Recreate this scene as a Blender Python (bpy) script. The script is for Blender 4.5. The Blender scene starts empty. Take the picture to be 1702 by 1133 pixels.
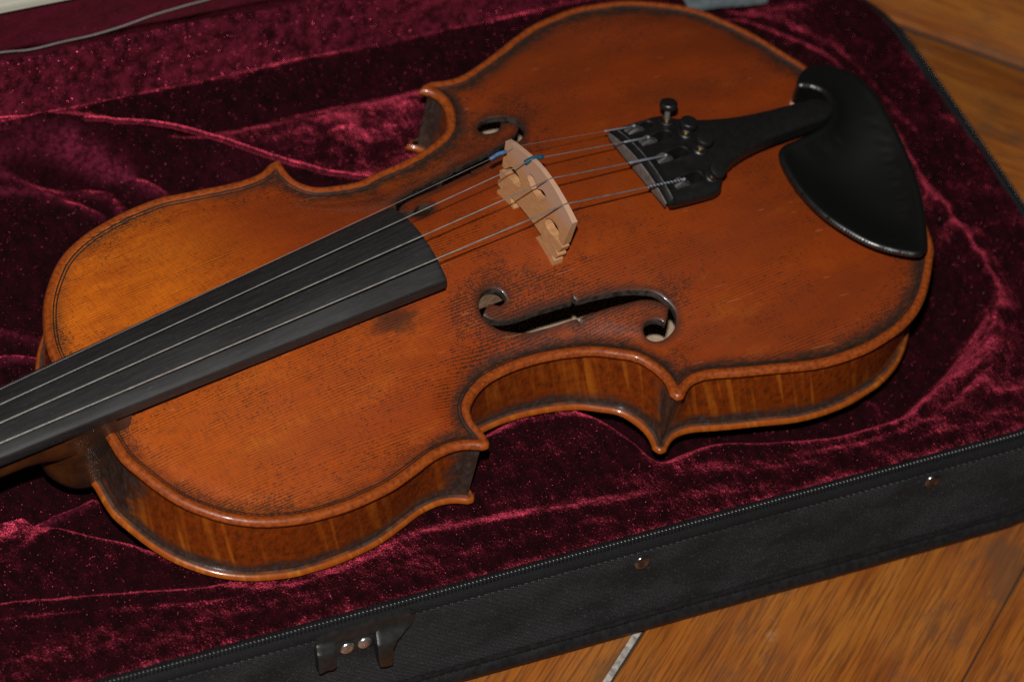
import bpy, math, random
import numpy as np
from mathutils import Vector, Matrix
from mathutils.geometry import delaunay_2d_cdt

random.seed(7); rng = np.random.default_rng(11)
S = bpy.context.scene
COL = S.collection
MM = 0.001
Z0 = 83.0                       # height of the violin's top edge plane above the floor, mm
PI = math.pi

# ---------------------------------------------------------------- camera, world, flash, exposure
CAM_R = np.array([[0.8249629846987414, -0.5367020995246922, 0.17716356917473672],
                  [-0.3150616270855017, -0.6969347154062215, -0.6442190416309391],
                  [0.46922515386025554, 0.4756394210191549, -0.7440395796981387]])
CAM_C = np.array([-548.31176593, -762.97431697, 1130.83355863])
cam = bpy.data.cameras.new("camera")
cam_o = bpy.data.objects.new("camera", cam); COL.objects.link(cam_o)
cx_, cy_, cz_ = CAM_R[0], -CAM_R[1], -CAM_R[2]
m = Matrix.Identity(4)
for i in range(3):
    m[i][0], m[i][1], m[i][2] = cx_[i], cy_[i], cz_[i]
    m[i][3] = (CAM_C[i] + (Z0 if i == 2 else 0)) * MM
cam_o.matrix_world = m
cam.sensor_width = 36.0
cam.lens = 36.0 * 6503.2 / 1702.0
cam.clip_start = 0.05; cam.clip_end = 50
cam.dof.use_dof = True
cam.dof.focus_distance = 1.495
cam.dof.aperture_fstop = 9.0
cam.dof.aperture_blades = 7
S.camera = cam_o

W = bpy.data.worlds.new("World"); S.world = W
W.use_nodes = True
bg = W.node_tree.nodes["Background"]
bg.inputs[0].default_value = (1.0, 0.93, 0.85, 1); bg.inputs[1].default_value = 0.014   # dim room

FL = bpy.data.lights.new("camera_flash", 'AREA')
FL.shape = 'RECTANGLE'; FL.size = 0.030; FL.size_y = 0.018
FL.energy = 31.0; FL.color = (1.0, 0.97, 0.93)
fl_o = bpy.data.objects.new("camera_flash", FL); COL.objects.link(fl_o)
fp = CAM_C - CAM_R[1] * 125.0 - CAM_R[0] * 12.0
fl_o.location = Vector(((fp[0]) * MM, fp[1] * MM, (fp[2] + Z0) * MM))
aim = Vector((0.2, 0.0, Z0 * MM))
fl_o.rotation_euler = (aim - fl_o.location).to_track_quat('-Z', 'Y').to_euler()

S.view_settings.view_transform = 'Standard'; S.view_settings.look = 'None'
S.view_settings.exposure = 0.0; S.view_settings.gamma = 1.0
S.view_settings.use_curve_mapping = False
S.render.engine = 'CYCLES'
S.cycles.use_denoising = False
S.cycles.sample_clamp_indirect = 4.0
S.cycles.max_bounces = 6

# ---------------------------------------------------------------- small helpers
def empty(name, loc=(0, 0, 0), rotz=0.0, label=None, cat=None, group=None, kind=None):
    o = bpy.data.objects.new(name, None); COL.objects.link(o)
    o.location = Vector(loc) * MM; o.rotation_euler = (0, 0, rotz)
    o.empty_display_size = 0.02
    for k, val in (("label", label), ("category", cat), ("group", group), ("kind", kind)):
        if val: o[k] = val
    return o

def mk(name, verts, faces, mat, parent=None, smooth=True, attrs=None, loc=None):
    me = bpy.data.meshes.new(name)
    V = np.asarray(verts, float) * MM
    me.from_pydata(V.tolist(), [], [list(map(int, f_)) for f_ in faces])
    me.update()
    if smooth is True:
        me.polygons.foreach_set("use_smooth", np.ones(len(me.polygons), bool))
    elif smooth is not False:                       # angle in degrees
        me.polygons.foreach_set("use_smooth", np.ones(len(me.polygons), bool))
        me.set_sharp_from_angle(angle=math.radians(smooth))
    for k, a in (attrs or {}).items():
        at = me.attributes.new(k, 'FLOAT', 'POINT'); at.data.foreach_set("value", np.asarray(a, np.float32))
    if mat: me.materials.append(mat)
    o = bpy.data.objects.new(name, me); COL.objects.link(o)
    if parent: o.parent = parent
    if loc is not None: o.location = Vector(loc) * MM
    return o

class MB:
    """collects shapes for one mesh"""
    def __init__(s): s.v = []; s.f = []
    def add(s, v, f):
        n = len(s.v); s.v += [tuple(map(float, p)) for p in v]; s.f += [tuple(int(i) + n for i in q) for q in f]; return n
    def grid(s, P, closed_u=False, closed_v=False, flip=False):
        P = np.asarray(P, float); a, b = P.shape[:2]
        f = []
        for i in range(a if closed_u else a - 1):
            for j in range(b if closed_v else b - 1):
                i2, j2 = (i + 1) % a, (j + 1) % b
                q = (i * b + j, i2 * b + j, i2 * b + j2, i * b + j2)
                f.append(q[::-1] if flip else q)
        return s.add(P.reshape(-1, 3), f)
    def tube(s, path, r, n=8, caps=True):
        P = np.asarray(path, float); k = len(P)
        rr = np.full(k, r) if np.isscalar(r) else np.asarray(r, float)
        T = np.gradient(P, axis=0); T /= np.linalg.norm(T, axis=1)[:, None] + 1e-12
        up = np.array([0, 0, 1.0]) if abs(T[0][2]) < .9 else np.array([1.0, 0, 0])
        rows = []
        for i in range(k):
            A = np.cross(T[i], up); A /= np.linalg.norm(A) + 1e-12; B = np.cross(A, T[i]); up = B
            ang = np.arange(n) * 2 * PI / n
            rows.append(P[i] + rr[i] * (np.cos(ang)[:, None] * A + np.sin(ang)[:, None] * B))
        st = s.grid(np.array(rows), closed_v=True)
        if caps:
            s.f.append(tuple(st + j for j in range(n))); s.f.append(tuple(st + (k - 1) * n + j for j in range(n))[::-1])
    def box(s, c, sx, sy, sz, R=None):
        P = np.array([(x, y, z) for x in (-.5, .5) for y in (-.5, .5) for z in (-.5, .5)]) * (sx, sy, sz)
        if R is not None: P = P @ np.asarray(R).T
        s.add(P + np.asarray(c, float), [(0, 1, 3, 2), (4, 6, 7, 5), (0, 4, 5, 1), (2, 3, 7, 6), (0, 2, 6, 4), (1, 5, 7, 3)])
    def lathe(s, prof, c, axis, n=24):
        """prof: (r, h) pairs along the axis"""
        ax = np.asarray(axis, float); ax /= np.linalg.norm(ax)
        A = np.cross(ax, (1, 0, 0) if abs(ax[0]) < .8 else (0, 1, 0)); A /= np.linalg.norm(A); B = np.cross(ax, A)
        ang = np.arange(n) * 2 * PI / n
        P = np.array([[np.asarray(c) + ax * h + r * (math.cos(t) * A + math.sin(t) * B) for t in ang] for r, h in prof])
        st = s.grid(P, closed_v=True)
        if prof[0][0] > 1e-6: s.f.append(tuple(st + j for j in range(n))[::-1])
        if prof[-1][0] > 1e-6: s.f.append(tuple(st + (len(prof) - 1) * n + j for j in range(n)))
    def build(s, name, mat, parent=None, smooth=35, **k): return mk(name, s.v, s.f, mat, parent, smooth, **k)

def resample(P, step, closed=False):
    P = np.asarray(P, float)
    if closed: P = np.vstack([P, P[:1]])
    L = np.r_[0, np.cumsum(np.linalg.norm(np.diff(P, axis=0), axis=1))]
    n = max(2, int(round(L[-1] / step)) + 1); t = np.linspace(0, L[-1], n)
    Q = np.stack([np.interp(t, L, P[:, i]) for i in range(P.shape[1])], 1)
    return Q[:-1] if closed else Q

def spline(P, step=1.0, closed=False, smooth=0):
    """Catmull-Rom through the points, resampled; then optional smoothing with fixed ends"""
    P = np.asarray(P, float); n = len(P); out = []
    for i in range(n if closed else n - 1):
        if closed: p0, p1, p2, p3 = P[(i - 1) % n], P[i], P[(i + 1) % n], P[(i + 2) % n]
        else: p0, p1, p2, p3 = P[max(i - 1, 0)], P[i], P[i + 1], P[min(i + 2, n - 1)]
        k = max(2, int(np.linalg.norm(p2 - p1) / step * 2) + 1)
        t = np.linspace(0, 1, k, endpoint=False)[:, None]
        out.append(.5 * (2 * p1 + (p2 - p0) * t + (2 * p0 - 5 * p1 + 4 * p2 - p3) * t ** 2 + (3 * p1 - p0 - 3 * p2 + p3) * t ** 3))
    Q = np.vstack(out + ([] if closed else [P[-1:]]))
    Q = resample(Q, step, closed)
    for _ in range(smooth):
        if closed: Q = .5 * Q + .25 * (np.roll(Q, 1, 0) + np.roll(Q, -1, 0))
        else:
            R = Q.copy(); R[1:-1] = .5 * Q[1:-1] + .25 * (Q[:-2] + Q[2:]); Q = R
    return Q

def seg_dist(pts, poly, closed=True):
    pts = np.asarray(pts, float)[:, :2]; A = np.asarray(poly, float)[:, :2]
    B = np.roll(A, -1, 0) if closed else A[1:]
    if not closed: A = A[:-1]
    D = B - A; L2 = (D * D).sum(1) + 1e-12; out = np.empty(len(pts))
    for s in range(0, len(pts), 4000):
        p = pts[s:s + 4000, None, :] - A[None]
        t = np.clip((p * D).sum(2) / L2, 0, 1)
        e = p - t[..., None] * D
        out[s:s + 4000] = np.sqrt((e * e).sum(2).min(1))
    return out

def inside(pts, poly):
    pts = np.asarray(pts, float)[:, :2]; A = np.asarray(poly, float)[:, :2]; B = np.roll(A, -1, 0)
    r = np.zeros(len(pts), bool)
    for s in range(0, len(pts), 8000):
        x, y = pts[s:s + 8000, 0][:, None], pts[s:s + 8000, 1][:, None]
        c = (A[:, 1] > y) != (B[:, 1] > y)
        xi = A[:, 0] + (y - A[:, 1]) * (B[:, 0] - A[:, 0]) / np.where(np.abs(B[:, 1] - A[:, 1]) < 1e-12, 1e-12, B[:, 1] - A[:, 1])
        r[s:s + 8000] = ((c & (x < xi)).sum(1) % 2).astype(bool)
    return r

def inset(poly, d, step=None):
    """points of the closed polygon moved inwards by d, those that collide left out"""
    P = np.asarray(poly, float); T = np.roll(P, -1, 0) - np.roll(P, 1, 0); T /= np.linalg.norm(T, axis=1)[:, None] + 1e-12
    N = np.stack([-T[:, 1], T[:, 0]], 1)
    area = .5 * (P[:, 0] * np.roll(P[:, 1], -1) - np.roll(P[:, 0], -1) * P[:, 1]).sum()
    Q = P + N * d * np.sign(area)
    ok = (seg_dist(Q, P) > abs(d) - .06)
    ok &= inside(Q, P) if d > 0 else ~inside(Q, P)
    Q = Q[ok]
    return resample(Q, step, True) if step else Q

def tri(loops, extra=(), drop=None):
    """constrained triangulation of loops[0] with the other loops as holes and extra inner points -> (verts2d, tris)"""
    V = []; E = []
    for lp in loops:
        n = len(V); k = len(lp); V += [Vector((float(p[0]), float(p[1]))) for p in lp]
        E += [(n + i, n + (i + 1) % k) for i in range(k)]
    V += [Vector((float(p[0]), float(p[1]))) for p in extra]
    r = delaunay_2d_cdt(V, E, [], 0, 1e-5)
    P = np.array([tuple(p) for p in r[0]]); F = np.array([f_ for f_ in r[2] if len(f_) == 3])
    C = P[F].mean(1); ok = inside(C, loops[0])
    for lp in loops[1:]: ok &= ~inside(C, lp)
    F = F[ok]
    a = P[F[:, 0]]; b = P[F[:, 1]]; c = P[F[:, 2]]
    cr = (b[:, 0] - a[:, 0]) * (c[:, 1] - a[:, 1]) - (b[:, 1] - a[:, 1]) * (c[:, 0] - a[:, 0])
    F[cr < 0] = F[cr < 0][:, ::-1]
    return P, F

def ccw(P):
    P = np.asarray(P, float)
    a = (P[:, 0] * np.roll(P[:, 1], -1) - np.roll(P[:, 0], -1) * P[:, 1]).sum()
    return P if a > 0 else P[::-1]

def sstep(a, b, x):
    t = np.clip((np.asarray(x, float) - a) / (b - a), 0, 1); return t * t * (3 - 2 * t)

_T = rng.random((64, 64))
def vnoise(x, y):
    """smooth value noise, period 64"""
    xi = np.floor(x).astype(int); yi = np.floor(y).astype(int); fx = x - xi; fy = y - yi
    fx = fx * fx * (3 - 2 * fx); fy = fy * fy * (3 - 2 * fy)
    g = lambda i, j: _T[i % 64, j % 64]
    return ((g(xi, yi) * (1 - fx) + g(xi + 1, yi) * fx) * (1 - fy) + (g(xi, yi + 1) * (1 - fx) + g(xi + 1, yi + 1) * fx) * fy) - .5

# ---------------------------------------------------------------- material helpers
class NT:
    def __init__(s, name):
        s.m = bpy.data.materials.new(name); s.m.use_nodes = True; s.t = s.m.node_tree
        s.b = s.t.nodes["Principled BSDF"]; s.out = s.t.nodes["Material Output"]
        s.co = s.n('ShaderNodeTexCoord').outputs['Object']
    def n(s, typ, **kw):
        d = s.t.nodes.new(typ)
        for k, val in kw.items(): setattr(d, k, val)
        return d
    def link(s, a, b): s.t.links.new(a, b)
    def put(s, inp, val):
        if hasattr(val, 'is_linked') or isinstance(val, bpy.types.NodeSocket): s.link(val, inp)
        else:
            if isinstance(val, (tuple, list)) and len(val) == 3 and inp.type == 'RGBA': val = (*val, 1)
            inp.default_value = val
    def set(s, **kw):
        for k, val in kw.items(): s.put(s.b.inputs[k.replace('_', ' ')], val)
    def math(s, op, a, b=0.0, c=0.0, clamp=False):
        d = s.n('ShaderNodeMath', operation=op, use_clamp=clamp)
        for i, val in enumerate((a, b, c)): s.put(d.inputs[i], val)
        return d.outputs[0]
    def mapped(s, scale=(1, 1, 1), rot=(0, 0, 0), loc=(0, 0, 0), src=None):
        """object coordinates in millimetres, rotated then scaled"""
        d = s.n('ShaderNodeMapping'); s.link(src or s.co, d.inputs[0])
        d.inputs['Rotation'].default_value = rot; d.inputs['Location'].default_value = loc
        if rot == (0, 0, 0):
            d.inputs['Scale'].default_value = tuple(1000 * q for q in scale); return d.outputs[0]
        e = s.n('ShaderNodeMapping'); s.link(d.outputs[0], e.inputs[0]); e.inputs['Scale'].default_value = tuple(1000 * q for q in scale)
        return e.outputs[0]
    def noise(s, vec, scale=1.0, detail=3.0, rough=.5, dist=0.0):
        d = s.n('ShaderNodeTexNoise'); s.link(vec, d.inputs['Vector'])
        d.inputs['Scale'].default_value = scale; d.inputs['Detail'].default_value = detail
        d.inputs['Roughness'].default_value = rough; d.inputs['Distortion'].default_value = dist
        return d.outputs['Fac']
    def vor(s, vec, scale=1.0, out='Distance', rand=1.0):
        d = s.n('ShaderNodeTexVoronoi'); s.link(vec, d.inputs['Vector']); d.inputs['Scale'].default_value = scale
        d.inputs['Randomness'].default_value = rand
        return d.outputs[out]
    def ramp(s, fac, stops, interp='LINEAR'):
        d = s.n('ShaderNodeValToRGB'); d.color_ramp.interpolation = interp; s.link(fac, d.inputs[0])
        while len(d.color_ramp.elements) > 1: d.color_ramp.elements.remove(d.color_ramp.elements[-1])
        for i, (p, col) in enumerate(stops):
            e = d.color_ramp.elements[0] if i == 0 else d.color_ramp.elements.new(p)
            e.position = p
            e.color = (*col, 1) if isinstance(col, (tuple, list)) else (col, col, col, 1)
        return d.outputs[0]
    def rng(s, v, a, b, c=0.0, d=1.0, smooth=True):
        k = s.n('ShaderNodeMapRange', interpolation_type='SMOOTHSTEP' if smooth else 'LINEAR', clamp=True)
        s.put(k.inputs[0], v)
        for i, q in enumerate((a, b, c, d)): k.inputs[i + 1].default_value = q
        return k.outputs[0]
    def mix(s, fac, a, b, blend='MIX'):
        d = s.n('ShaderNodeMix', data_type='RGBA', blend_type=blend)
        s.put(d.inputs[0], fac); s.put(d.inputs[6], a); s.put(d.inputs[7], b)
        return d.outputs[2]
    def attr(s, name):
        return s.n('ShaderNodeAttribute', attribute_name=name).outputs['Fac']
    def bump(s, h, strength=.3, dist=.0002, normal=None):
        d = s.n('ShaderNodeBump'); d.inputs['Strength'].default_value = strength; d.inputs['Distance'].default_value = dist
        s.link(h, d.inputs['Height'])
        if normal is not None: s.link(normal, d.inputs['Normal'])
        return d.outputs[0]
    def sep(s, vec):
        d = s.n('ShaderNodeSeparateXYZ'); s.link(vec, d.inputs[0]); return d.outputs
    def comb(s, x, y, z):
        d = s.n('ShaderNodeCombineXYZ')
        for i, val in enumerate((x, y, z)): s.put(d.inputs[i], val)
        return d.outputs[0]

def simple(name, col, rough=.5, metal=0.0, spec=.5, coat=0.0, var=.15, bump=0.0, bscale=1.0):
    t = NT(name); v = t.noise(t.mapped((.35, .35, .35)), 1, 4)
    if var == 0:
        t.set(Base_Color=col, Roughness=rough, Metallic=metal); t.b.inputs['Specular IOR Level'].default_value = spec; t.b.inputs['Coat Weight'].default_value = coat; t.b.inputs['Coat Roughness'].default_value = .2
        return t.m
    t.set(Base_Color=t.mix(t.rng(v, .3, .7), tuple(c * (1 - var) for c in col), tuple(c * (1 + var) for c in col)), Roughness=t.rng(v, .2, .8, rough * .88, min(1, rough * 1.12)), Metallic=metal)
    t.b.inputs['Specular IOR Level'].default_value = spec; t.b.inputs['Coat Weight'].default_value = coat; t.b.inputs['Coat Roughness'].default_value = .25
    if bump: t.set(Normal=t.bump(t.noise(t.mapped((bscale,) * 3), 1, 3), bump, .0002))
    return t.m
# ---------------------------------------------------------------- materials
def mat_spruce():
    t = NT("varnished_spruce")
    X, Y, Zc = t.sep(t.mapped((1, 1, 1)))
    warp = t.noise(t.mapped((.009, .09, .03)), 1, 2)
    yy = t.math('ADD', Y, t.math('MULTIPLY', t.math('SUBTRACT', warp, .5), 3.2))
    sp = t.noise(t.comb(0.0, t.math('MULTIPLY', Y, .05), 0.0), 1, 1)
    ph = t.math('ADD', t.math('MULTIPLY', yy, 5.6), t.math('MULTIPLY', sp, 16.0))
    ring = t.math('ADD', t.math('MULTIPLY', t.math('SINE', ph), .5), .5)
    ring = t.math('POWER', ring, 1.7)
    lineamt = t.rng(t.noise(t.mapped((.05, .12, .1)), 1, 3), .3, .7, .35, 1.0)
    line = t.math('MULTIPLY', ring, lineamt)
    ed = t.attr("ed"); fd = t.attr("fd")
    # varnish: worn golden and red-brown, with light falloff along the body painted in
    worn = t.rng(X, 30, 120, 1, 0)
    big = t.noise(t.mapped((.013, .03, .03)), 1, 4, .6)
    w = t.math('ADD', t.math('MULTIPLY', worn, .62), t.math('MULTIPLY', t.math('SUBTRACT', big, .5), 1.5), clamp=True)
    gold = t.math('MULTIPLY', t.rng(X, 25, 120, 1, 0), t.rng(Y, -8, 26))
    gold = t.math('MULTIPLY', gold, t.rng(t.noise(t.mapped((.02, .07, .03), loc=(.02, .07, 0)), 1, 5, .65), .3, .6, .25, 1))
    c = t.mix(w, (.262, .038, .0023), (.42, .083, .0046))
    c = t.mix(t.math('MULTIPLY', gold, t.rng(X, 100, 150, 1, 0)), c, (.56, .130, .0050))  # far upper bout: wear, plus brighter light painted into the colour
    rub = t.noise(t.mapped((.022, .06, .03), loc=(.05, .02, 0)), 1, 4, .6)
    c = t.mix(t.rng(rub, .55, .72, 0, .30), c, (.50, .14, .010))
    br = t.math('MULTIPLY', t.math('ADD', t.rng(X, 150, 320, .15, .62), t.rng(Y, 10, 80, 0, .38)), t.rng(t.noise(t.mapped((.014, .045, .03)), 1, 4), .3, .62, .45, 1.0))
    c = t.mix(t.math('MULTIPLY', br, t.rng(X, 110, 160)), c, (.125, .020, .0026))  # weaker light towards the lower and far side, painted into the varnish
    fine = t.noise(t.mapped((.12, 1.1, .5)), 1, 4, .6)
    c = t.mix(t.rng(fine, .35, .75, 0, .30), c, (.16, .022, .003))
    cross = t.noise(t.mapped((1.3, .22, .5)), 1, 3, .6)
    c = t.mix(t.rng(cross, .42, .72, 0, .34), c, (.13, .020, .003))
    # dirt caught in the open grain: short dashes, denser round the bridge, f-holes and edges
    bx = t.math('SUBTRACT', X, 178); by = t.math('ADD', Y, 20)
    rb = t.math('SQRT', t.math('ADD', t.math('MULTIPLY', bx, bx), t.math('MULTIPLY', t.math('MULTIPLY', by, by), 2.2)))
    zone = t.math('ADD', t.rng(rb, 8, 62, 1, 0), t.math('ADD', t.rng(fd, 0, 20, .7, 0), t.rng(ed, 4, 18, .55, 0)))
    patch = t.rng(t.noise(t.mapped((.028, .04, .04)), 1, 4, .6), .36, .66)
    zone = t.math('ADD', t.math('MULTIPLY', zone, t.math('ADD', patch, .25)), t.math('ADD', t.math('MULTIPLY', patch, .46), .11), clamp=True)
    c = t.mix(t.math('MULTIPLY', line, t.math('ADD', t.math('MULTIPLY', zone, .45), .42), clamp=True), c, (.060, .011, .003))
    d1 = t.noise(t.mapped((.50, 1.5, 1)), 1, 2, .55)
    d2 = t.noise(t.mapped((2.3, .75, 1), loc=(.03, .01, 0)), 1, 2, .5)
    th = t.rng(zone, 0, 1, .70, .47, False)
    dash = t.math('MULTIPLY', t.rng(t.math('SUBTRACT', d1, th), 0, .06), t.rng(ring, .12, .5))
    dash2 = t.rng(t.math('SUBTRACT', d2, t.math('ADD', th, .045)), 0, .05)
    dirt = t.math('MAXIMUM', dash, t.math('MULTIPLY', dash2, .85))
    c = t.mix(t.math('MULTIPLY', dirt, .84), c, (.018, .010, .006))
    # wear-black along the purfling channel, corners and the f-hole rims
    gn = t.noise(t.mapped((.07, .07, .07)), 1, 4, .65)
    en = t.math('ADD', ed, t.math('MULTIPLY', t.math('SUBTRACT', gn, .5), 6.0))
    band = t.math('MULTIPLY', t.rng(en, 3.2, 4.6), t.rng(en, 5.6, 10.5, 1, 0))
    ww = t.rng(X, 90, 135, .45, 1.0)
    band = t.math('MULTIPLY', band, t.math('MULTIPLY', ww, t.rng(t.noise(t.mapped((.3, .8, .3)), 1, 3), .25, .6, .45, 1)))
    ck = t.attr("corner")
    band = t.math('MAXIMUM', band, t.math('MULTIPLY', ck, t.rng(gn, .25, .6, .3, 1.0)))
    c = t.mix(t.math('MULTIPLY', band, .93), c, (.016, .011, .008))
    fdn = t.math('ADD', fd, t.math('MULTIPLY', t.math('SUBTRACT', gn, .5), 5.0))
    c = t.mix(t.rng(fdn, .0, 4.2, .75, 0), c, (.022, .010, .006))
    # worn bright edge
    rim = t.rng(ed, 2.6, 3.9, 1, 0)
    rc = t.mix(t.rng(t.noise(t.mapped((.5, .5, .5)), 1, 4), .35, .7), (.27, .055, .005), (.15, .026, .003))
    rc = t.mix(t.math('MULTIPLY', ring, .26), rc, (.13, .022, .004))
    c = t.mix(rim, c, rc)
    # grime below the fingerboard end
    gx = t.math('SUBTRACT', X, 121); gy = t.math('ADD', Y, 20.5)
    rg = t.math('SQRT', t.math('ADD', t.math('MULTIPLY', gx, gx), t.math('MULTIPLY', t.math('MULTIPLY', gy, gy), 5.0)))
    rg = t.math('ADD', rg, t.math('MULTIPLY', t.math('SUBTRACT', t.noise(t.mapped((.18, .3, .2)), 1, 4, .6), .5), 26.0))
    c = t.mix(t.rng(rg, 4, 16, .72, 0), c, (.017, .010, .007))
    # pale scratches
    scr = t.noise(t.mapped((.05, 1.6, 1), rot=(0, 0, .1)), 1, 1)
    scm = t.noise(t.mapped((.02, .2, 1), loc=(.01, .02, 0)), 1, 2)
    c = t.mix(t.math('MULTIPLY', t.rng(scr, .735, .76), t.rng(scm, .56, .62, 0, .45)), c, (.45, .22, .10))
    h = t.math('ADD', t.math('MULTIPLY', ring, .5), t.math('MULTIPLY', dirt, -1.0))
    h = t.math('ADD', h, t.math('MULTIPLY', t.noise(t.mapped((1.2, 1.2, 1.2)), 1, 3), .9))
    t.set(Base_Color=c, Roughness=t.rng(big, .3, .7, .50, .42), Normal=t.bump(h, .16, .00015))
    t.b.inputs['Specular IOR Level'].default_value = .38
    t.b.inputs['Coat Weight'].default_value = .22; t.b.inputs['Coat Roughness'].default_value = .13
    return t.m

def mat_maple(name, edge=False):
    """flamed maple; 'ss' runs along the outline, 'zz' across it (mm)"""
    t = NT(name)
    s_ = t.attr("ss"); z_ = t.attr("zz")
    sl = t.math('ADD', s_, t.math('MULTIPLY', z_, .34))
    n1 = t.noise(t.comb(t.math('MULTIPLY', sl, .24), t.math('MULTIPLY', z_, .012), 0.0), 1, 2, .55, .4)
    n2 = t.noise(t.comb(t.math('MULTIPLY', sl, .05), t.math('MULTIPLY', z_, .03), 3.0), 1, 3)
    n3 = t.noise(t.comb(t.math('MULTIPLY', s_, .42), t.math('MULTIPLY', z_, .22), 5.0), 1, 5, .68)
    fl = t.math('MULTIPLY', t.rng(n1, .46, .70), t.rng(n2, .36, .62, .12, 1))
    if edge:
        c = t.mix(fl, (.25, .052, .005), (.38, .112, .010))
        c = t.mix(t.rng(n3, .5, .75, 0, .6), c, (.10, .026, .006))
    else:
        c = t.mix(t.rng(n3, .3, .75), (.215, .035, .003), (.075, .014, .0022))
        c = t.mix(t.math('MULTIPLY', fl, .62), c, (.44, .115, .009))
        grn = t.noise(t.comb(t.math('MULTIPLY', s_, .04), t.math('MULTIPLY', z_, 1.6), 2.0), 1, 3)
        c = t.mix(t.rng(grn, .52, .72, 0, .35), c, (.06, .016, .004))
    gn = t.noise(t.comb(t.math('MULTIPLY', s_, .07), t.math('MULTIPLY', z_, .14), 1.0), 1, 4, .65)
    zz = t.math('ADD', z_, t.math('MULTIPLY', t.math('SUBTRACT', gn, .5), 9.0))
    if edge:
        low = t.rng(t.attr("gr"), .25, .8)
        g = t.math('MULTIPLY', low, t.rng(gn, .25, .55, .35, 1))
    else:
        g = t.math('MAXIMUM', t.rng(zz, -31.5, -26.5, 1, 0), t.rng(zz, -5.0, -2.5, 0, .6))
        ck = t.math('ADD', t.attr("ck"), t.math('MULTIPLY', t.math('SUBTRACT', gn, .5), 1.5))
        g = t.math('MAXIMUM', g, t.rng(ck, .15, .75))
    c = t.mix(t.math('MULTIPLY', g, .92), c, t.mix(t.rng(n3, .4, .7), (.018, .014, .012), (.045, .040, .037)))
    t.set(Base_Color=c, Roughness=.36, Normal=t.bump(t.math('ADD', n3, t.noise(t.mapped((.6, .6, .6)), 1, 3)), .18, .0003))
    t.b.inputs['Specular IOR Level'].default_value = .25; t.b.inputs['Coat Weight'].default_value = .6; t.b.inputs['Coat Roughness'].default_value = .14
    return t.m

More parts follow.
